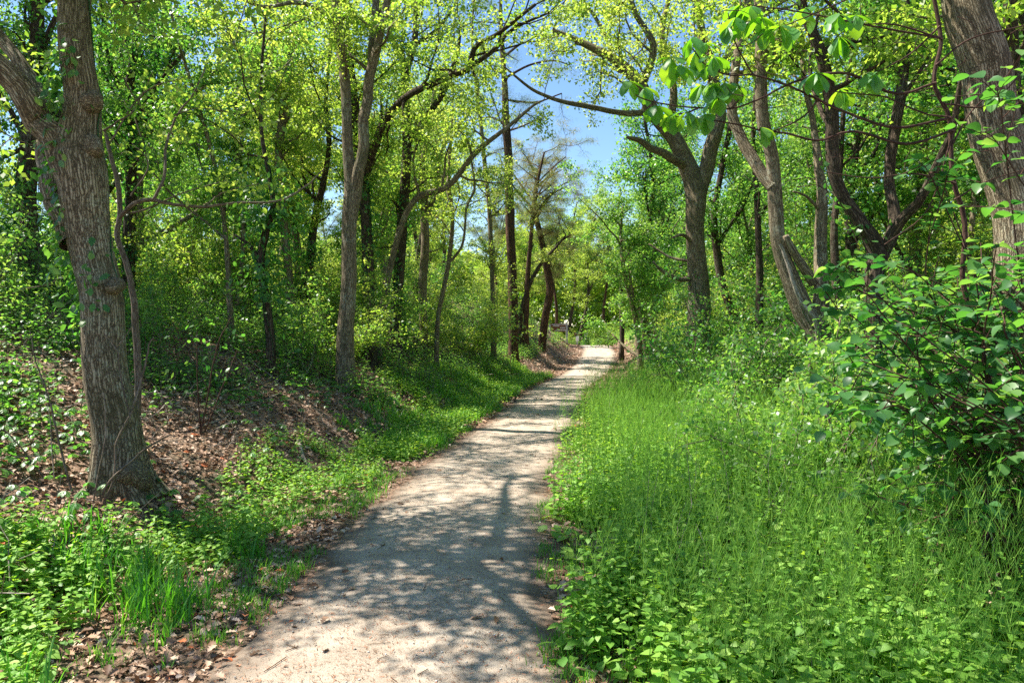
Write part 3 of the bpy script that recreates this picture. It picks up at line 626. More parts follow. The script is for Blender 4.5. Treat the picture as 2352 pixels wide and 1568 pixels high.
scatter(13, (-26, -3), (19, 34), [0, 1, 1, 2, 4, 3], 'in the wood left of the path', 2.0, 3.6)
scatter(20, (-34, -1), (34, 60), [0, 1, 2, 5, 4], 'far back in the left wood', 2.4, 4.0)
place(3, 4.6, 24.5, 1.0, 1.0, 'close to the right of the far path'); place(4, 5.6, 30, 2.0, 1.05, 'close to the right of the far path'); place(4, 3.7, 21.5, 4.0, .78, 'close to the right of the far path')
scatter(14, (-12, -4), (11, 24), [6], 'on the left bank', 1.0, 3.6, (.7, 1.2))
scatter(8, (4, 12), (11, 26), [6], 'on the right bank', 1.0, 3.4, (.7, 1.2))
scatter(12, (6.5, 17), (9, 20), [0, 3, 3, 4, 3], 'on the near right slope', 1.7, 4.5)
scatter(14, (6, 26), (20, 34), [3, 3, 4, 0], 'in the wood right of the path', 2.0, 3.2)
scatter(16, (7, 40), (34, 60), [3, 4, 1, 2], 'far back in the right wood', 2.4, 3.2)
scatter(26, (-22, 34), (60, 72), [0, 1, 5, 2, 0], 'beyond the crest of the path', 2.4, 0.0, (1.0, 1.3))
# label every copy by its place among the likes of it
ORD = 'first second third fourth fifth sixth seventh eighth ninth tenth eleventh twelfth thirteenth fourteenth fifteenth sixteenth seventeenth eighteenth nineteenth twentieth'.split() + ['twenty-' + w for w in 'first second third fourth fifth sixth seventh eighth ninth'.split()] + ['thirtieth']
def ordinals(kinds):
    g = {}
    for o in col.objects:
        if o.parent is None and o.get('zone'): g.setdefault((o['kindtext'], o['zone']), []).append(o)
    for (k, z), l in g.items():
        l.sort(key=lambda o: o.location.x / o.location.y)
        for i, o in enumerate(l):
            n_ = len(l)
            if n_ == 1: t = 'lone ' + k + ' ' + z
            elif i == 0: t = 'leftmost ' + k + ' ' + z
            elif i == n_ - 1: t = 'rightmost ' + k + ' ' + z
            else: t = k + ' ' + z + ', ' + ORD[i] + ' from left'
            o['label'] = t; o['group'] = k.split(' with')[0] + 's ' + z
    for o in col.objects:
        for q in ('zone', 'kindtext'):
            if q in o: del o[q]

# ------------------------------------------------------------------ shrubs (copied)
def proto_shrub(name, h, w, seed, leaf, stems=9, per=9, size=.06, tb=.5, spread=.13, T=T_QUAD, bark=None):
    rng = np.random.default_rng(seed); tb_, lb = MB(), MB(); cl = []
    for k in range(stems):
        a = rng.uniform(0, 6.28); d = nrm(np.array([math.cos(a) * w, math.sin(a) * w, h * rng.uniform(.7, 1.3)])); q = [np.array([math.cos(a), math.sin(a), 0]) * .12 * w + np.array([0, 0, -.1])]
        ln = h * rng.uniform(.7, 1.15)
        for _ in range(7): d = nrm(d + rng.normal(size=3) * .2 + np.array([0, 0, -.05])); q.append(q[-1] + d * ln / 7)
        q = np.array(q); tube(tb_, q, np.linspace(.012, .004, 8), 4, cap=False, seed=k)
        for i in range(2, 8):
            for _ in range(3):
                d2 = nrm(rdir(rng, 1)[0] + d * .4); l2 = rng.uniform(.15, .4) * h * .5; e = q[i] + d2 * l2
                tube(tb_, np.array([q[i], (q[i] + e) / 2 + rng.normal(size=3) * .02, e]), [.004, .003, .002], 3, cap=False)
                cl += [e, (q[i] + e) / 2]
    cl = np.array(cl); cl = cl[cl[:, 2] > .05]
    cloud_leaves(lb, rng, cl, per, spread, size, T, tb=tb, tv=.35)
    o = empty(name, (0, 0, 0)); tb_.build('stems', bark or M_TWIG, o); lb.build('foliage', leaf, o); return o
SH = [proto_shrub('shrub', 1.5, .6, 401, M_GREEN, tb=.7), proto_shrub('shrub', 1.1, .9, 402, M_GREEN, tb=.8, size=.055), proto_shrub('shrub', 2.3, .8, 403, M_GREEN, tb=.55, stems=12, size=.07, spread=.18),
      proto_shrub('shrub', 2.4, .8, 404, M_OAK, tb=.6, stems=11, size=.07, spread=.18), proto_shrub('thicket_shrub', 1.3, 1.1, 405, M_GREEN, tb=.65, stems=20, per=6, size=.05)]
SK = {0: 'upright mid-green shrub', 1: 'low spreading bright green shrub', 2: 'tall dark green bush', 3: 'tall yellow-green bush', 4: 'tangled fine-twigged pale green thicket shrub'}
sused = set(); SHR = []
def shrub(k, x, y, zone, sc=1.0):
    o = SH[k] if k not in sused else copy_tree(SH[k]); sused.add(k)
    o.location = (x, y, Hf(x, y) - .03); o.rotation_euler = (0, 0, R.uniform(0, 6.28)); o.scale = (sc, sc, sc * R.uniform(.85, 1.1))
    tag(o, None, 'shrub'); o['zone'] = zone; o['kindtext'] = SK[k]; SHR.append((x, y))
def sscatter(n, dr, yr, kinds, zone, dmin=.6, sc=(.8, 1.2)):
    c = t = 0
    while c < n and t < 4000:
        t += 1; y = rng.uniform(*yr); x = float(cx(y)) + rng.uniform(*dr)
        if abs(x) > .8 * y + 2 or any((x - a) ** 2 + (y - b) ** 2 < dmin ** 2 for a, b in SHR): continue
        shrub(int(rng.choice(kinds)), x, y, zone, rng.uniform(*sc)); c += 1
sscatter(14, (-10, -4.6), (8.5, 13), [0, 1, 2], 'on the left bank behind the big oak', .8, (.6, 1.0))
sscatter(34, (-14, -3.6), (13, 22), [0, 1, 2, 3], 'high on the left bank', .9, (.7, 1.1))
sscatter(40, (-20, -3.0), (22, 36), [1, 2, 3, 3], 'deeper in the left wood', 1.0)
sscatter(14, (-7, -3.3), (36, 46), [0, 1, 3], 'on the left shoulder of the crest', .9, (.4, .7))
sscatter(7, (3.6, 4.8), (4.3, 6), [4, 0, 1], 'beside the massive right trunk', .45, (.6, .85))
sscatter(36, (3.0, 5.4), (5.5, 10), [4, 4, 0, 1], 'at the foot of the right bank', .45, (.75, 1.05))
sscatter(30, (2.6, 7), (10, 17), [4, 1, 0, 2], 'on the right bank below the oaks', .6, (.75, 1.1))
sscatter(34, (5, 14), (8, 20), [2, 3, 0], 'behind the right-hand trunks', .9, (.8, 1.2))
sscatter(34, (3.1, 14), (17, 32), [2, 0, 3, 1], 'lining the right side of the far path', .9, (.6, 1.2))
sscatter(14, (3.4, 8), (32, 46), [0, 1, 3], 'on the right shoulder of the crest', .9, (.35, .7))
sscatter(40, (-12, 14), (52, 62), [3, 1, 4, 3], 'in the sunny clearing beyond the crest', 1.2, (.5, 1.0))

ordinals(0)
# far wood behind the clearing, one mass
def woods():
    rg = np.random.default_rng(8); lb = MB(); n = 4200
    x = rg.uniform(-75, 80, n); y = rg.uniform(88, 112, n); z = H(x, y) + rg.uniform(0, 1, n) ** .8 * (13 + 2.5 * np.sin(x * .35) + 1.5 * np.sin(x * .9 + 1))
    cloud_leaves(lb, rg, np.stack([x, y, z], 1), 60, 1.5, .6, T_QUAD, tb=.5)
    tag(lb.build('woods', M_OAK), 'hazy mass of distant woodland closing the view beyond the clearing', 'woods', kind='stuff')
woods()

# ------------------------------------------------------------------ near viburnum bush (right)
def viburnum():
    rng = np.random.default_rng(33); root = P(2440, 1250, 3.9); root[2] = Hf(root[0], root[1])
    o = empty('viburnum_bush', root); tag(o, 'near bush with large round glossy dark green leaves on red-brown twigs, right foreground', 'bush')
    tb, lb = MB(), MB()
    tips = [(u, v, y) for u, v, y in zip(rng.uniform(1900, 2440, 80), rng.uniform(580, 1010, 80), rng.uniform(3.2, 5.4, 80)) if v > 590 + max(0, 2050 - u) * .3 and v < 980 - max(0, 2000 - u) * .6]
    tips += [(2110, 370, 3.9), (2180, 390, 3.8), (2260, 300, 3.6), (2160, 420, 3.9), (2290, 205, 3.5), (2330, 490, 3.3), (1915, 905, 3.5), (1990, 925, 3.6), (2080, 880, 3.4), (2320, 230, 3.4), (2280, 620, 3.2), (1930, 625, 3.8), (1960, 590, 3.9), (2040, 600, 3.6), (2340, 940, 3.2), (2250, 1180, 3.3), (2150, 1120, 3.6), (2300, 1060, 3.2)] + [(u, v, y) for u, v, y in zip(rng.uniform(2080, 2420, 22), rng.uniform(950, 1240, 22), rng.uniform(3.4, 5, 22))]
    for (u, v, y) in tips:
        e = P(u, v, y); m = root * .4 + e * .6 + rng.normal(size=3) * np.array([.25, .25, .12]) + np.array([.15, 0, .25]); b = root + rng.normal(size=3) * np.array([.4, .6, 0]); b[2] = Hf(b[0], b[1])
        q = smooth_path(np.array([b, (b + m) / 2 + np.array([.12, 0, .1]), m, e * .8 + m * .2 + np.array([0, 0, .05]), e]), 5)
        tube(tb, q, np.linspace(.0065, .0022, len(q)), 6, cap=False, seed=1)
        tw = [(q[i:], 1) for i in [len(q) - 13]]
        for _ in range(6):
            i = rng.integers(len(q) - 13, len(q) - 2); d = nrm(nrm(e - m) * .7 + rdir(rng, 1)[0] * .8); ln = rng.uniform(.12, .28)
            s_ = np.array([q[i], q[i] + d * ln * .5, q[i] + d * ln + np.array([0, 0, -.02])]); tube(tb, s_, [.003, .0025, .002], 4, cap=False); tw.append((s_, 0))
        for s_, f in tw:
            for i in range(0 if f else 1, len(s_), 2 if f else 1):
                tg = nrm(s_[min(i + 1, len(s_) - 1)] - s_[max(i - 1, 0)]); side = nrm(np.cross(tg, [0, 0, 1.]) + 1e-6)
                for sg in (-1, 1):
                    d = nrm(side * sg + tg * .6 + rng.normal(size=3) * .25 + np.array([0, 0, -.12])); nn = np.array([0, 0, 1.]) + rng.normal(size=3) * .3 + side * sg * .2
                    leaves(lb, [s_[i] + d * .012], [d], [nn], [rng.uniform(.036, .078)], T_ROUND, [np.clip(rng.normal(.45, .28), 0, 1)], zs=rng.uniform(.4, 2.2))
    tb.build('stems', M_RTWIG, o, root); lb.build('foliage', M_VIB, o, root)
viburnum()

# ------------------------------------------------------------------ near sapling whose twigs hang over the right half of the picture
def sapling():
    rng = np.random.default_rng(44); Y0 = 4.1
    root = P(2255, 1290, Y0); root[2] = Hf(root[0], root[1]) - .05
    o = empty('broadleaf_sapling', root); tag(o, 'crooked sapling with drooping clusters of large pale oval leaves on bare dark twigs, upper right', 'sapling')
    tb, lb = MB(), MB()
    def line(pts, w0, w1, dy=0, k=6):
        p = np.array([P(a, b, Y0 + dy + (c[0] if c else 0)) for a, b, *c in pts]); p = smooth_path(p, 6)
        p += np.cumsum(rng.normal(size=p.shape), 0) * .0012
        tube(tb, p, np.linspace(w0, w1, len(p)) / 2 / FV * Y0, k, cap=False, seed=3); return p
    p = line([(2260, 1250), (2300, 1050), (2270, 860), (2215, 660), (2222, 520), (2192, 400), (2186, 270), (2150, 190), (2166, 90), (2140, -60), (2100, -260)], 13, 8, k=9)
    tube(tb, np.array([root, p[0]]), [.018, .0165], 9, cap=False)
    runs = [[(2186, 270), (2060, 290), (1960, 262), (1880, 228), (1803, 190), (1727, 168), (1679, 171), (1624, 150), (1592, 112)],
            [(2150, 190), (2060, 215), (1960, 170), (1880, 172), (1803, 198), (1749, 225), (1679, 250), (1604, 250), (1524, 240), (1461, 222), (1438, 188)],
            [(2190, 300), (2080, 330), (1960, 300), (1880, 320), (1803, 305), (1754, 300), (1704, 288), (1614, 273), (1549, 268)],
            [(1727, 168), (1694, 112), (1679, 62), (1672, 30)], [(2166, 90), (2000, 60), (1900, 40), (1803, 22), (1766, 15), (1715, 6)],
            [(2160, 60), (2080, 130), (2010, 165)], [(2186, 270), (2120, 260), (2040, 225), (1960, 215), (1870, 205)], [(2166, 90), (2060, 60), (1960, 60)],
            [(2195, 420), (2100, 400), (2000, 410), (1900, 395)], [(2190, 330), (2230, 260), (2300, 190), (2352, 120)], [(2150, 150), (2230, 90), (2340, 60), (2400, 40)],
            [(2170, 240), (2270, 240), (2380, 130)], [(1880, 228), (1840, 270), (1780, 300), (1745, 310)], [(2100, -60), (1990, -20), (1900, 20), (1800, 60)],
            [(1604, 250), (1570, 262), (1545, 258)], [(1679, 250), (1700, 220), (1690, 195)], [(2185, 320), (2130, 480), (2030, 560)], [(2190, 460), (2260, 420), (2352, 390)]]
    for k, r_ in enumerate(runs): line(r_, 7 if k < 3 else 4.5, 2.4)
    # bare crooked twiglets
    for k in range(60):
        u, v = rng.uniform(1640, 2330), rng.uniform(20, 480); a = rng.uniform(0, 6.28); l = rng.uniform(40, 110)
        line([(u, v), (u + l * .5 * math.cos(a), v + l * .4 * math.sin(a)), (u + l * math.cos(a + .4), v + l * .8 * math.sin(a + .4))], 2.4, 1.2, dy=rng.uniform(-.25, .4), k=3)
    cl = [(1592, 85), (1540, 132), (1560, 150), (1602, 150), (1598, 118), (1612, 195), (1442, 186), (1482, 200), (1505, 242), (1548, 255), (1578, 256), (1620, 262), (1632, 190), (1665, 190), (1685, 190), (1650, 222), (1672, 62), (1690, 40), (1725, 15),
          (1748, 40), (1791, 60), (1700, 12), (1875, 168), (1745, 292), (1923, 32), (1965, 36), (1929, 85), (2007, 168), (1929, 205), (1850, 20), (1820, 65), (1755, 65), (2292, 210), (1620, 100), (1640, 130)]
    for u, v in cl:
        b = P(u, v, Y0 + rng.uniform(-.12, .12))
        tube(tb, np.array([b + [0, 0, -.02], b]), [.003, .002], 4, cap=False)
        for j in range(rng.integers(5, 8)):
            a = rng.uniform(0, 6.28); d = np.array([math.cos(a), math.sin(a) * .8, rng.uniform(-1.5, -.1)]); nn = np.array([math.cos(a) * .6, math.sin(a) * .6, 1.0]) + rng.normal(size=3) * .15
            leaves(lb, [b], [d], [nn], [rng.uniform(.085, .135)], T_OBOV, [np.clip(rng.normal(.5, .25), 0, 1)])
    tb.build('stems', M_RTWIG, o, root); lb.build('foliage', M_SASS, o, root)
sapling()

# ------------------------------------------------------------------ crooked saplings by the big oak, left
def stick_tree(name, label, cat, Y0, runs, mat, leafpts=None, leaf=None, k=7, size=.06, per=8, seed=3):
    rng = np.random.default_rng(seed); tb, lb = MB(), MB(); root = None
    for i, r_ in enumerate(runs):
        p = np.array([P(a, b, Y0 + (c[0] if c else 0)) for a, b, w, *c in r_]); w = np.array([x[2] for x in r_], float)
        if i == 0:
            z = Hf(p[0][0], p[0][1]) - .05; root = np.array([p[0][0], p[0][1], z + .05]); p = np.vstack([[p[0][0], p[0][1], z], p]) if p[0][2] > z + .05 else p
            if len(p) > len(w): w = np.concatenate([[w[0] * 1.1], w])
        c = smooth_path(np.column_stack([p, w / 2 / FV * Y0]), 7); c[:, :3] += np.cumsum(rng.normal(size=(len(c), 3)), 0) * .0025
        tube(tb, c[:, :3], np.maximum(c[:, 3], .0012), k, rough=.06, cap=False, seed=seed + i)
    o = empty(name, root); tag(o, label, cat); tb.build('stems', mat, o, root)
    if leafpts:
        c = np.array([P(u, v, Y0 + rng.uniform(-.2, .3)) for u, v in leafpts]); cloud_leaves(lb, rng, c, per, .2, size, T_OVAL, tb=.45)
        lb.build('foliage', leaf or M_GREEN, o, root)
    return o
stick_tree('crooked_sapling', 'crooked grey sapling rising close behind the big left oak, arms reaching right', 'sapling', T1Y + .9,
           [[(316, 880, 16), (312, 740, 16), (306, 660, 14), (292, 600, 13), (272, 540, 13), (276, 490, 12), (268, 410, 11), (250, 340, 9), (236, 300, 7)],
            [(276, 500, 9), (310, 468, 9, -.1), (352, 460, 9), (400, 470, 8, .1), (470, 478, 7, .3), (550, 468, 6, .4), (640, 462, 5, .6), (705, 430, 4, .8), (745, 390, 3, 1)],
            [(352, 460, 7), (376, 410, 7), (380, 330, 6, .1), (400, 265, 5, .2), (440, 210, 4, .3), (470, 140, 3, .4)],
            [(280, 488, 5), (330, 480, 4), (420, 440, 3), (520, 410, 2)], [(236, 300, 5), (270, 280, 4), (310, 250, 3), (350, 170, 2)], [(250, 330, 4), (330, 215, 3), (420, 180, 2)],
            [(300, 450, 4), (340, 380, 3), (300, 330, 2)], [(470, 478, 3), (520, 440, 2.5), (600, 420, 2)], [(400, 265, 3), (460, 250, 2), (520, 255, 1.6)]],
           M_TWIG, [(u, v) for u, v in zip(np.random.default_rng(9).uniform(290, 640, 70), np.random.default_rng(10).uniform(130, 470, 70))], M_OAK, size=.055, per=9)
stick_tree('bare_shrub', 'bare grey stems crossing in front of the big left oak', 'shrub', T1Y - .35,
           [[(200, 1235, 9), (258, 1100, 8), (266, 1020, 7), (300, 950, 6), (325, 870, 5), (340, 800, 4), (356, 770, 2)], [(205, 1225, 7), (245, 1120, 6), (330, 1040, 5), (390, 1010, 3)],
            [(190, 1230, 6), (150, 1080, 5), (118, 930, 4), (82, 830, 3), (70, 760, 2)], [(300, 960, 4), (276, 860, 3.4), (268, 800, 3), (240, 760, 2)],
            [(200, 1220, 5), (225, 1100, 4), (244, 1000, 3), (236, 900, 2)], [(180, 1240, 6), (120, 1120, 5), (60, 1040, 4), (10, 990, 3)], [(268, 800, 2.4), (300, 760, 2), (322, 725, 1.4)]],
           M_TWIG, seed=6)
stick_tree('young_shrub', 'leggy shrub with dark stems and orange seed heads on the left bank', 'shrub', G(470, 1000)[1],
           [[(460, 1010, 4), (480, 900, 3.4), (500, 800, 3), (530, 730, 2)], [(462, 1010, 4), (452, 880, 3), (452, 760, 2)], [(470, 990, 3), (505, 900, 3), (545, 800, 2)], [(480, 900, 2), (430, 800, 2), (395, 740, 1.5)]],
           M_RTWIG, [(430, 770), (500, 790), (540, 770), (460, 830), (520, 850), (480, 740), (420, 850)], seed=8)

# ------------------------------------------------------------------ dead branches and fallen sticks
def stick(name, label, pts, w, mat=M_DEAD, forks=()):
    tb = MB(); p = np.array([G(u, v) for u, v in pts]); p[:, 2] += w / 2 / FV * p[:, 1] * .9
    for i, l in enumerate([None] + list(forks)):
        q = p if l is None else np.vstack([p[l[0]], [G(u, v) + [0, 0, .03 + .03 * j] for j, (u, v) in enumerate(l[1])]])
        c = smooth_path(q, 6); c += np.cumsum(np.random.default_rng(int(w * 10)).normal(size=c.shape), 0) * .003
        tube(tb, c, np.linspace(1, .5, len(c)) * (w if l is None else w * .6) / 2 / FV * p[0][1], 7, rough=.12, cap=True, seed=i)
    o = tb.build(name, mat, None, p[0]); tag(o, label, 'stick'); return o
stick('fallen_branch', 'pale bleached branch lying on the leaf slope below the forked tree', [(686, 1018), (694, 1050), (706, 1075), (716, 1092)], 11)
stick('fallen_branch', 'forked bare branch arching over the weeds at the lower left edge', [(10, 1385), (60, 1350), (110, 1290), (140, 1262), (175, 1232), (205, 1208)], 6, M_TWIG, [(3, [(120, 1245), (92, 1222), (102, 1185)]), (0, [(60, 1400), (95, 1450), (108, 1520)])])
stick('fallen_branch', 'brown rotting log on the left bank among low leaves', [(380, 880), (430, 850), (470, 832)], 9, M_TWIG)
stick('fallen_branch', 'long thin dead stick lying up the left bank above the pale one', [(440, 990), (520, 960), (600, 925), (660, 905)], 5)
def arch(name, label, pts, Y0, w, mat=M_DEAD):
    tb = MB(); p = smooth_path(np.array([P(u, v, Y0 + (k[0] if k else 0)) for u, v, *k in pts]), 7); p += np.cumsum(np.random.default_rng(5).normal(size=p.shape), 0) * .003
    tube(tb, p, np.linspace(.6, 1, len(p)) * w / 2 / FV * Y0, 7, rough=.1, seed=2)
    b = p[-1]; z = Hf(b[0], b[1]); tube(tb, np.array([[b[0], b[1], z - .05], b]), [w / 2 / FV * Y0] * 2, 7) if b[2] > z else None
    o = tb.build(name, mat, None, np.array([b[0], b[1], z])); tag(o, label, 'stick')
arch('dead_branch', 'bleached curved dead twig poking up from the weed patch', [(1645, 1050), (1668, 1055), (1684, 1072), (1692, 1105), (1700, 1150)], 6.9, 7)
arch('dead_branch', 'long pale dead branch leaning in the thicket right of the weed patch', [(1900, 950), (1925, 1030), (1945, 1090), (1975, 1165), (2000, 1230)], 6.0, 7)
arch('dead_branch', 'smooth bare branch propped against the many-stemmed tree', [(1792, 560), (1806, 590), (1824, 640), (1846, 690), (1880, 735), (1890, 800, .2)], 9.1, 12)
arch('dead_branch', 'thin dark twig slanting through the right shrubs near the weed patch', [(2185, 1010), (2230, 1070), (2290, 1130), (2352, 1150), (2400, 1200)], 4.4, 5, M_RTWIG)
arch('dead_branch', 'dark fallen limb curving out of the bush at the lower right edge', [(2120, 1240), (2200, 1210), (2280, 1180), (2370, 1178), (2420, 1240)], 4.0, 7, M_RTWIG)

# ------------------------------------------------------------------ signs beyond the crest
M_SB = plain('brown_sign_paint', [(0, (.12, .05, .022)), (1, (.17, .075, .035))], 8, .6)
M_WH = plain('white_paint', [(0, (.62, .63, .66)), (1, (.74, .75, .78))], 12, .5)
M_POST = plain('grey_post_wood', [(0, (.24, .25, .27)), (1, (.4, .41, .43))], 30, .9, .4)
def box(mb, c, s_, t=.5):
    c = np.array(c, float); s_ = np.array(s_, float) / 2
    v = np.array([(x, y, z) for x in (-1, 1) for y in (-1, 1) for z in (-1, 1)], float) * s_ + c
    mb.add(v, np.array([(0, 1, 3, 2), (4, 6, 7, 5), (0, 4, 5, 1), (2, 3, 7, 6), (0, 2, 6, 4), (1, 5, 7, 3)]), t=t)
def part(name, mat, parent, boxes):
    mb = MB()
    for c, s_ in boxes: box(mb, c, s_)
    return mb.build(name, mat, parent, flat=True)
def sign_lines(parent, w, rows, y, mat=M_WH):
    rg = np.random.default_rng(3); b = []
    for z, h, x0, x1 in rows:
        x = x0 * w
        while x < x1 * w:
            l = rg.uniform(.03, .09) * w; b.append(((x + l / 2, y, z), (l, .006, h))); x += l + .012 * w
    return part('lettering', mat, parent, b)
YS = 49.0
p = P(1302, 786, YS); z = Hf(p[0], YS)
o = empty('trail_sign', (p[0], YS, z)); tag(o, 'brown trail board with pale lettering on grey posts, behind the left crest bank', 'sign')
top = P(1302, 741, YS)[2] - z
part('post', M_POST, o, [((0, 0, top / 2 - .1), (.12, .12, top + .2))]); part('post', M_POST, o, [((-1.12, 0, top / 2 - .15), (.1, .12, top + .1))])
bd = part('board', M_SB, o, [((-.56, -.02, top - .33), (.98, .06, .56))])
sign_lines(bd, 1.0, [(top - .12, .05, -1.0, -.15), (top - .22, .04, -.9, -.5), (top - .3, .035, -.45, -.15), (top - .38, .035, -.45, -.2), (top - .5, .05, -.75, -.12)], -.056)
p = P(1326, 788, YS); z = Hf(p[0], YS); top = P(1326, 763, YS)[2] - z
o = empty('notice_post', (p[0], YS, z)); tag(o, 'small brown sign above a white notice panel, on a post past the crest', 'sign')
part('post', M_POST, o, [((0, .03, top / 2 - .1), (.09, .05, top + .18))]); bd = part('board', M_SB, o, [((0, -.02, top - .11), (.4, .03, .2))])
sign_lines(bd, .36, [(top - .07, .025, -.4, .35), (top - .14, .05, -.05, .05)], -.037); part('notice_panel', M_WH, o, [((0, -.02, top - .4), (.2, .02, .34))])
p = P(1346, 790, YS + 1.5); z = Hf(p[0], YS + 1.5); top = P(1346, 764, YS + 1.5)[2] - z
o = empty('notice_post', (p[0], YS + 1.5, z)); tag(o, 'pale square plate on a post wrapped in green vine, right of the small brown sign', 'sign')
part('post', M_POST, o, [((0, .03, top / 2 - .1), (.08, .05, top + .1))]); part('notice_panel', M_WH, o, [((0, -.02, top - .13), (.2, .02, .26))])
mb = MB(); m = 500; a = R.uniform(0, 6.28, m); zz = R.uniform(0, top - .3, m); rr = .12 + .25 * (1 - zz / top) * R.random(m)
leaves(mb, np.stack([np.cos(a) * rr, np.sin(a) * rr, zz], 1), rdir(R, m), np.tile([0, 0, 1.], (m, 1)) + R.normal(size=(m, 3)) * .5, .1, T_QUAD, R.uniform(.2, .6, m)); mb.build('climbing_vine', M_GREEN, o)
for k, (u, lab) in enumerate([(1398, 'weathered grey post at the right of the clearing beyond the crest')]):
    p = P(u, 792, 52); z = Hf(p[0], 52); o = tag(empty('fence_post', (p[0], 52, z)), lab, 'post'); part('post', M_POST, o, [((0, 0, .45), (.12, .12, 1.1))]); part('post_cap', M_POST, o, [((0, 0, 1.03), (.15, .15, .05))])

# ------------------------------------------------------------------ ground cover (uncountable)
def noise2(x, y, s=1.0, ph=0.0):
    x = x * s + ph; y = y * s - ph
    return .5 + .25 * (np.sin(x * 1.7 + 1.9 * np.sin(y * 1.3)) + np.sin(y * 2.1 + 1.7 * np.sin(x * 1.1 + 2))) * .8 + .12 * np.sin(x * 5.3 + y * 3.9) * np.sin(y * 6.1 - x * 2.7)
def pts_in(n, dr, yr, rng, fn=None, bias=0.0):
    y = yr[0] + (yr[1] - yr[0]) * rng.random(n) ** (1 + bias); d = rng.uniform(dr[0], dr[1], n); x = cx(y) + d
    keep = np.abs(x) < .74 * y + 1.2
    if fn is not None: keep &= rng.random(n) < fn(d, x, y)
    x, y, d = x[keep], y[keep], d[keep]
    for a, b in TREES[:12]:
        k = (x - a) ** 2 + (y - b) ** 2 > .2 ** 2; x, y, d = x[k], y[k], d[k]
    return x, y, d
# dry leaves
def litter(name, label, n, dr, yr, fn, size, T, bias=0.3, lift=.02):
    rng = np.random.default_rng(len(name) + n); x, y, d = pts_in(n, dr, yr, rng, lambda d, x, y: fn(d, x, y) * (.45 + .55 * sm(.35, .6, noise2(x, y, 2.6, 1))), bias); m = len(x); mb = MB()
    dd = rng.normal(size=(m, 3)) * [1, 1, .25]; nn = rng.normal(size=(m, 3)) * .38 + [0, 0, 1]
    c = np.stack([x, y, H(x, y) + rng.uniform(0.003, lift, m)], 1)
    leaves(mb, c, dd, nn, size * rng.uniform(.35, 1.5, m), T, np.clip(rng.beta(2, 2, m) * .9 + (rng.random(m) > .96) * .5, 0, 1), zs=rng.choice([1.6]))
    tag(mb.build(name, M_LITTER), label, 'dry leaves', kind='stuff')
fpath = lambda d, x, y: .02 + .99 * sm(.62, 1.08, np.abs(d)) ** 2
litter('dry_leaves', 'brown and pinkish dry oak leaves covering the left bank', 110000, (-7, -.35), (2.4, 14), fpath, .05, T_OAK, .5, .03)
litter('dry_leaf_litter', 'brown dry leaves scattered farther along both banks and path edges', 110000, (-7, 7), (12, 44), lambda d, x, y: np.where(np.abs(d) < .8, .012, 1.0), .08, T_OAK[:1] and T_QUAD, .5, .04)
litter('dry_leaf_debris', 'brown leaves and bark scraps along the right edge of the path under the weeds', 36000, (.35, 5.5), (2.4, 12), fpath, .052, T_OAK, .4, .025)
# fine debris on path
rng2 = np.random.default_rng(77); mb = MB(); n = 30000
y = 2.2 + 18 * rng2.random(n) ** 1.7; x = cx(y) + rng2.uniform(-1.0, 1.0, n); a = rng2.uniform(0, 6.28, n)
tvN = np.array([(-.06, 0, 0), (.06, 0, 0), (.04, 1, .05), (-.04, 1, .05)], float)
leaves(mb, np.stack([x, y, H(x, y) + .02], 1), np.stack([np.cos(a), np.sin(a), 0 * a], 1), np.tile([0, 0, 1.], (n, 1)), rng2.uniform(.008, .03, n), (tvN, [np.array([(0, 1, 2, 3)])]), np.clip(rng2.choice([.15, .3, .3, 1.0], n), 0, 1))
for k in range(110):
    y_ = 2.4 + 9 * rng2.random() ** 1.4; x_ = float(cx(y_)) + rng2.uniform(-1, 1); a = rng2.uniform(0, 6.28); l = rng2.uniform(.03, .16)
    q = np.array([[x_ + math.cos(a) * l * t + rng2.normal() * .006, y_ + math.sin(a) * l * t + rng2.normal() * .006, 0] for t in (-.5, 0, .5)]); q[:, 2] = H(q[:, 0], q[:, 1]) + .021
    tube(mb, q, rng2.uniform(.001, .0024), 5, t=.1)
tag(mb.build('path_debris', M_LITTER), 'fine twigs, needles and bark crumbs strewn over the sandy path', 'debris', kind='stuff')
# pebbles
mb = MB(); n = 900
oct_v = np.array([(1, 0, 0), (0, 1, 0), (-1, 0, 0), (0, -1, 0), (0, 0, .6), (0, 0, -.6)], float); oct_f = [np.array([(0, 1, 4), (1, 2, 4), (2, 3, 4), (3, 0, 4), (1, 0, 5), (2, 1, 5), (3, 2, 5), (0, 3, 5)])]
y = 2.3 + 9 * rng2.random(n) ** 1.4; x = cx(y) + rng2.uniform(-.9, .9, n); a = rng2.uniform(0, 6.28, n)
leaves(mb, np.stack([x, y, H(x, y) + .018], 1), np.stack([np.cos(a), np.sin(a), 0 * a], 1), np.tile([0, 0, 1.], (n, 1)), rng2.uniform(.003, .009, n), (oct_v, oct_f), rng2.uniform(0, 1, n))
tag(mb.build('pebbles', tintmat('pebble', [(0, (.16, .15, .14)), (.6, (.4, .37, .33)), (1, (.62, .6, .56))])), 'small grey and pale pebbles on the path', 'pebbles', kind='stuff')

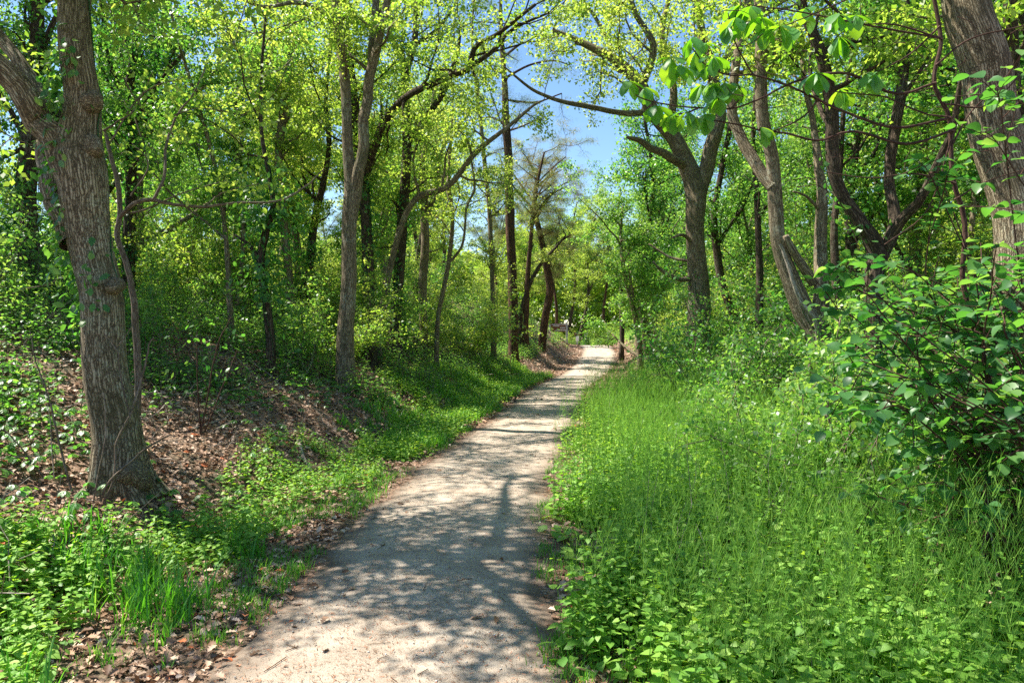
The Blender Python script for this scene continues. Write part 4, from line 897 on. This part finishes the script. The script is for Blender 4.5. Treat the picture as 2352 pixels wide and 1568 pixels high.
def plants(mb, sb, x, y, rng, h, nl, size, T, shape='whorl', tb=.5, stem=.0025, droop=0.2):
    """vertical-stemmed herbs, vectorised: nl leaves per plant up the stem"""
    m = len(x)
    if m == 0: return
    hh = h * rng.uniform(.55, 1.25, m); z0 = H(x, y); lx, ly = rng.normal(size=m) * .13 * hh, rng.normal(size=m) * .13 * hh
    base = np.stack([x, y, z0], 1); topv = base + np.stack([lx, ly, hh], 1)
    # stem as a crossed pair of thin strips
    for ax in ((1, 0, 0), (0, 1, 0)):
        a_ = np.array(ax) * stem; v = np.stack([base - a_, base + a_, topv + a_ * .4, topv - a_ * .4], 1)
        sb.add(v.reshape(-1, 3), (np.arange(m)[:, None] * 4 + np.arange(4)[None]), t=.35)
    t = (np.arange(nl)[None] + rng.random((m, nl))) / nl * (.95 if shape != 'top' else .15) + (.05 if shape != 'top' else .85)
    a = rng.uniform(0, 6.28, (m, 1)) + np.arange(nl)[None] * 2.4 + rng.normal(size=(m, nl)) * .3
    c = base[:, None] + (topv - base)[:, None] * t[..., None]
    d = np.stack([np.cos(a), np.sin(a), rng.normal(size=a.shape) * .2 - droop + .1], -1)
    c = c + d * (size * .25 * (1.2 - .5 * t))[..., None]
    s_ = size * (1.25 - .65 * t) * rng.uniform(.7, 1.2, t.shape)
    nn = np.concatenate([rng.normal(size=a.shape + (2,)) * .28, np.ones(a.shape + (1,))], -1) + d * .15
    ti = np.clip(tb + rng.normal(size=(m, 1)) * .18 + rng.normal(size=(m, nl)) * .12, 0, 1)
    leaves(mb, c.reshape(-1, 3), d.reshape(-1, 3), nn.reshape(-1, 3), s_.ravel(), T, ti.ravel())
def pods(sb, x, y, rng, h, n_, ln, tb=.65):
    m = len(x); hh = h * rng.uniform(.7, 1.2, m); z0 = H(x, y)
    t = rng.uniform(.7, 1.25, (m, n_)); a = rng.uniform(0, 6.28, (m, n_))
    c = np.stack([np.repeat(x[:, None], n_, 1), np.repeat(y[:, None], n_, 1), z0[:, None] + hh[:, None] * t], -1)
    d = np.stack([np.cos(a), np.sin(a), np.full(a.shape, 2.0) + rng.normal(size=a.shape) * .3], -1)
    leaves(sb, c.reshape(-1, 3), d.reshape(-1, 3), rdir(rng, m * n_), ln * rng.uniform(.6, 1.2, m * n_), (np.array([(-.018, 0, 0), (.018, 0, 0), (.012, 1, 0), (-.012, 1, 0)], float), [np.array([(0, 1, 2, 3)])]), np.clip(tb + rng.normal(size=m * n_) * .15, 0, 1))
# garlic mustard patch, right
rng3 = np.random.default_rng(101)
def fm(d, x, y):
    edge = sm(1.0, 1.32, d + .22 * np.sin(y * 2.1) + .12 * np.sin(y * 5.3)) * (1 - sm(3.0, 3.9, d))
    bare = 1 - .85 * np.exp(-(((x - 2.85) / .6) ** 2 + ((y - 4.2) / 1.1) ** 2))
    return edge * bare * (.55 + .45 * sm(.3, .6, noise2(x, y, 1.2)))
mb, sb = MB(), MB()
x, y, d = pts_in(5200, (.8, 4.7), (2.3, 8), rng3, fm, .15); plants(mb, sb, x, y, rng3, .48, 14, .055, T_HEART, tb=.48); pods(sb, x, y, rng3, .7, 15, .06, .75)
x, y, d = pts_in(7000, (.8, 4.5), (8, 17), rng3, lambda d, x, y: fm(d, x, y) * (1 - .6 * sm(2.4, 3.5, d)), .2); plants(mb, sb, x, y, rng3, .5, 12, .056, T_QUAD, tb=.62, stem=.003); pods(sb, x, y, rng3, .7, 11, .07, .85)
x, y, d = pts_in(3000, (.85, 4.7), (2.3, 9), rng3, lambda d, x, y: fm(d, x, y) * .6, .1); plants(mb, sb, x, y, rng3, .16, 7, .06, T_HEART, tb=.4)
x, y, d = pts_in(130, (.8, 4.2), (2.4, 8), rng3, None, .1); plants(mb, sb, x, y, rng3, .14, 6, .13, T_OVAL, tb=.45)
tag(mb.build('weed_patch', M_MUST), 'dense bright garlic mustard weeds filling the right side of the path', 'weeds', kind='stuff')
tag(sb.build('weed_stalks', M_STALK), 'thin upright green stalks and seed pods rising from the weed patch', 'weed stalks', kind='stuff')
# herbs along the left edge
def fl(d, x, y):
    e = -d; return sm(.95, 1.3, e - .5 * (1 - sm(3.5, 8, y)) + .18 * np.sin(y * 2.7)) * (1 - sm(1.9, 2.4, e - .3 * (1 - sm(3, 7, y)) + .3 * np.sin(y * 1.3))) * (.4 + .6 * sm(.3, .6, noise2(x, y, 1.6, 3)))
mb, sb = MB(), MB()
x, y, d = pts_in(2900, (-3.0, -.7), (2.3, 9), rng3, fl, .2); plants(mb, sb, x, y, rng3, .2, 10, .05, T_OVAL, tb=.55)
x, y, d = pts_in(1500, (-2.7, -.8), (2.3, 7), rng3, lambda d, x, y: fl(d, x, y) * .7, .2); plants(mb, sb, x, y, rng3, .3, 12, .05, T_HEART, tb=.6)
x, y, d = pts_in(6500, (-3.2, -.7), (9, 26), rng3, lambda d, x, y: sm(.78, 1.1, -d) * (1 - sm(1.5 + 1.2 * sm(11, 16, y), 2.1 + 1.6 * sm(11, 16, y), -d)) * (.35 + .65 * sm(.3, .55, noise2(x, y, 1.3, 5))), .2); plants(mb, sb, x, y, rng3, .22, 8, .07, T_QUAD, tb=.6, stem=.004)
tag(mb.build('path_edge_herbs', M_MUST), 'low leafy green herbs along the left edge of the path', 'herbs', kind='stuff')
tag(sb.build('herb_stems', M_STALK), 'thin stems of the herbs on the left path edge', 'herb stems', kind='stuff')
# creeper and seedlings on the banks
def fb(d, x, y): return (.12 + .88 * sm(.42, .62, noise2(x, y, .9, 1))) * (.35 + .65 * sm(2.2, 4.0, -d))
mb, sb = MB(), MB()
def palm(x, y, rng, h, size, tb):
    m = len(x); hh = h * rng.uniform(.4, 1.3, m); c = np.stack([x, y, H(x, y) + hh], 1); a0 = rng.uniform(0, 6.28, m)
    for k in range(5):
        a = a0 + (k - 2) * .75; d = np.stack([np.cos(a), np.sin(a), np.full(m, -.45)], 1); n_ = np.tile([0, 0, 1.], (m, 1)) + rng.normal(size=(m, 3)) * .15 + d * .3
        leaves(mb, c, d, n_, size * rng.uniform(.75, 1.15, m), T_OVAL, np.clip(tb + rng.normal(size=m) * .2, 0, 1))
    base = c - np.stack([0 * hh, 0 * hh, hh + .02], 1); v = np.stack([base - [.002, 0, 0], base + [.002, 0, 0], c + [.001, 0, 0], c - [.001, 0, 0]], 1)
    sb.add(v.reshape(-1, 3), (np.arange(m)[:, None] * 4 + np.arange(4)[None]), t=.2)
x, y, d = pts_in(5200, (-7, -1.9), (2.4, 12), rng3, fb, .2); palm(x, y, rng3, .16, .062, .42)
x, y, d = pts_in(3800, (-8, -2.2), (5, 13), rng3, lambda d, x, y: fb(d, x, y) * sm(2.4, 4.5, -d), 0); plants(mb, sb, x, y, rng3, .5, 12, .06, T_OVAL, tb=.5)
x, y, d = pts_in(15000, (-12, -2.2), (12, 34), rng3, lambda d, x, y: sm(11, 19, y + .8 * (-d - 3)) * .2 + .7 * sm(.35, .6, noise2(x, y, .8, 1)), .2); plants(mb, sb, x, y, rng3, .42, 9, .09, T_QUAD, tb=.6, stem=.004)
x, y, d = pts_in(5000, (3.6, 8), (4, 14), rng3, None, .1); plants(mb, sb, x, y, rng3, .45, 12, .065, T_OVAL, tb=.55)
x, y, d = pts_in(9000, (1.7, 10), (14, 34), rng3, lambda d, x, y: .3 + .7 * sm(1.9, 3, d), .2); plants(mb, sb, x, y, rng3, .4, 9, .09, T_QUAD, tb=.55, stem=.004)
x, y, d = pts_in(5000, (-8, 8), (34, 60), rng3, lambda d, x, y: sm(1.3, 2.2, np.abs(d)) * np.where((d > -4) & (d < 0) & (y > 39) & (y < 51), .12, 1), 0); plants(mb, sb, x, y, rng3, .4, 8, .13, T_QUAD, tb=.75, stem=.005)
x, y, d = pts_in(2200, (-6, 6), (51, 60), rng3, None, 0); plants(mb, sb, x, y, rng3, .7, 9, .13, T_QUAD, tb=.85, stem=.005)
tag(mb.build('undergrowth', M_GREEN), 'seedlings, creeper and low leafy undergrowth covering both banks', 'undergrowth', kind='stuff')
tag(sb.build('undergrowth_stems', M_TWIG), 'thin stems of the undergrowth on both banks', 'undergrowth stems', kind='stuff')
# dead twigs strewn and standing on the banks
rg = np.random.default_rng(55); mb = MB()
for k in range(150):
    y_ = rg.uniform(3, 10); x_ = float(cx(y_)) + rg.uniform(1.2, 4.6); z_ = Hf(x_, y_); h_ = rg.uniform(.3, .95)
    q = np.array([[x_, y_, z_]] * 4) + np.cumsum(np.vstack([[0, 0, 0], rg.normal(size=(3, 3)) * [.06, .06, .02] + [0, 0, h_ / 3]]), 0); tube(mb, q, [.004, .003, .0025, .0012], 4, cap=False, seed=k)
for k in range(1700):
    y_ = 3 + 22 * rg.random() ** 1.3; sd = rg.choice([-1, -1, 1]); d_ = rg.uniform(1.9, 7) if sd < 0 else rg.uniform(3.0, 7); x_ = float(cx(y_)) + sd * d_
    if abs(x_) > .75 * y_ + 1: continue
    l = rg.uniform(.15, .8); a = rg.uniform(0, 6.28); up = rg.choice([.05, .15, 1.2], p=[.5, .25, .25]); d = nrm(np.array([math.cos(a), math.sin(a), up])); z_ = Hf(x_, y_) + .015
    q = [np.array([x_, y_, z_])]
    for _ in range(4): d = nrm(d + rg.normal(size=3) * [.25, .25, .12]); q.append(q[-1] + d * l / 4)
    q = np.array(q); q[:, 2] = np.maximum(q[:, 2], H(q[:, 0], q[:, 1]) + .01); w_ = rg.uniform(.0025, .007)
    tube(mb, q, np.linspace(w_, w_ * .4, 5), 4, cap=False, seed=k % 50)
    if rg.random() < .6: i = rg.integers(1, 4); e = q[i] + nrm(d + rdir(rg, 1)[0] * .7) * l * .35; tube(mb, np.array([q[i], e]), [w_ * .6, w_ * .3], 3, cap=False)
tag(mb.build('dead_twigs', M_DEAD), 'pale dead twigs and brush strewn over the leafy banks', 'dead twigs', kind='stuff')
# grass
def grass(mb, x, y, rng, h, w, nb, tb=.5):
    m = len(x) * nb; bx = np.repeat(x, nb) + rng.normal(size=m) * .03; by = np.repeat(y, nb) + rng.normal(size=m) * .03; a = rng.uniform(0, 6.28, m)
    hh = np.repeat(h * rng.uniform(.5, 1.3, len(x)), nb) * rng.uniform(.6, 1.2, m); ben = rng.uniform(.15, .6, m) * hh
    b = np.stack([bx, by, H(bx, by) - .01], 1); o_ = np.stack([np.cos(a), np.sin(a), 0 * a], 1); s_ = np.stack([-np.sin(a), np.cos(a), 0 * a], 1) * w / 2
    L_ = []
    for t, wf in ((0, .8), (.35, 1), (.7, .75), (1, .08)):
        c = b + o_ * (ben * t * t)[:, None] + np.array([0, 0, 1]) * (hh * (t - .18 * t * t))[:, None]; L_ += [c - s_ * wf, c + s_ * wf]
    V = np.stack(L_, 1); f = np.array([(0, 1, 3, 2), (2, 3, 5, 4), (4, 5, 7, 6)])
    mb.add(V.reshape(-1, 3), (f[None] + (np.arange(m) * 8)[:, None, None]).reshape(-1, 4), t=np.repeat(np.clip(tb + rng.normal(size=m) * .2, 0, 1), 8))
mb = MB()
x, y, d = pts_in(520, (-2.6, -1.2), (2.3, 5.2), rng3, lambda d, x, y: sm(.5, .65, noise2(x, y, 2.2, 9)), .1); grass(mb, x, y, rng3, .3, .009, 9, .4)
x, y, d = pts_in(2600, (-1.5, -.8), (2.3, 16), rng3, lambda d, x, y: sm(.42, .62, noise2(x, y, 1.7, 4)), .2); grass(mb, x, y, rng3, .1, .005, 9, .6)
x, y, d = pts_in(1800, (.72, 1.3), (2.3, 16), rng3, lambda d, x, y: sm(.4, .6, noise2(x, y, 1.9, 6)), .2); grass(mb, x, y, rng3, .09, .005, 8, .6)
x, y, d = pts_in(2400, (-2.4, -.9), (10, 26), rng3, lambda d, x, y: sm(.4, .6, noise2(x, y, 1.1, 2)), .1); grass(mb, x, y, rng3, .2, .01, 8, .6)
tag(mb.build('grass', M_GRASS), 'grass tufts along both edges of the path', 'grass', kind='stuff')
print('TOTAL faces', sum(len(m.polygons) for m in bpy.data.meshes), 'objects', len(bpy.data.objects))
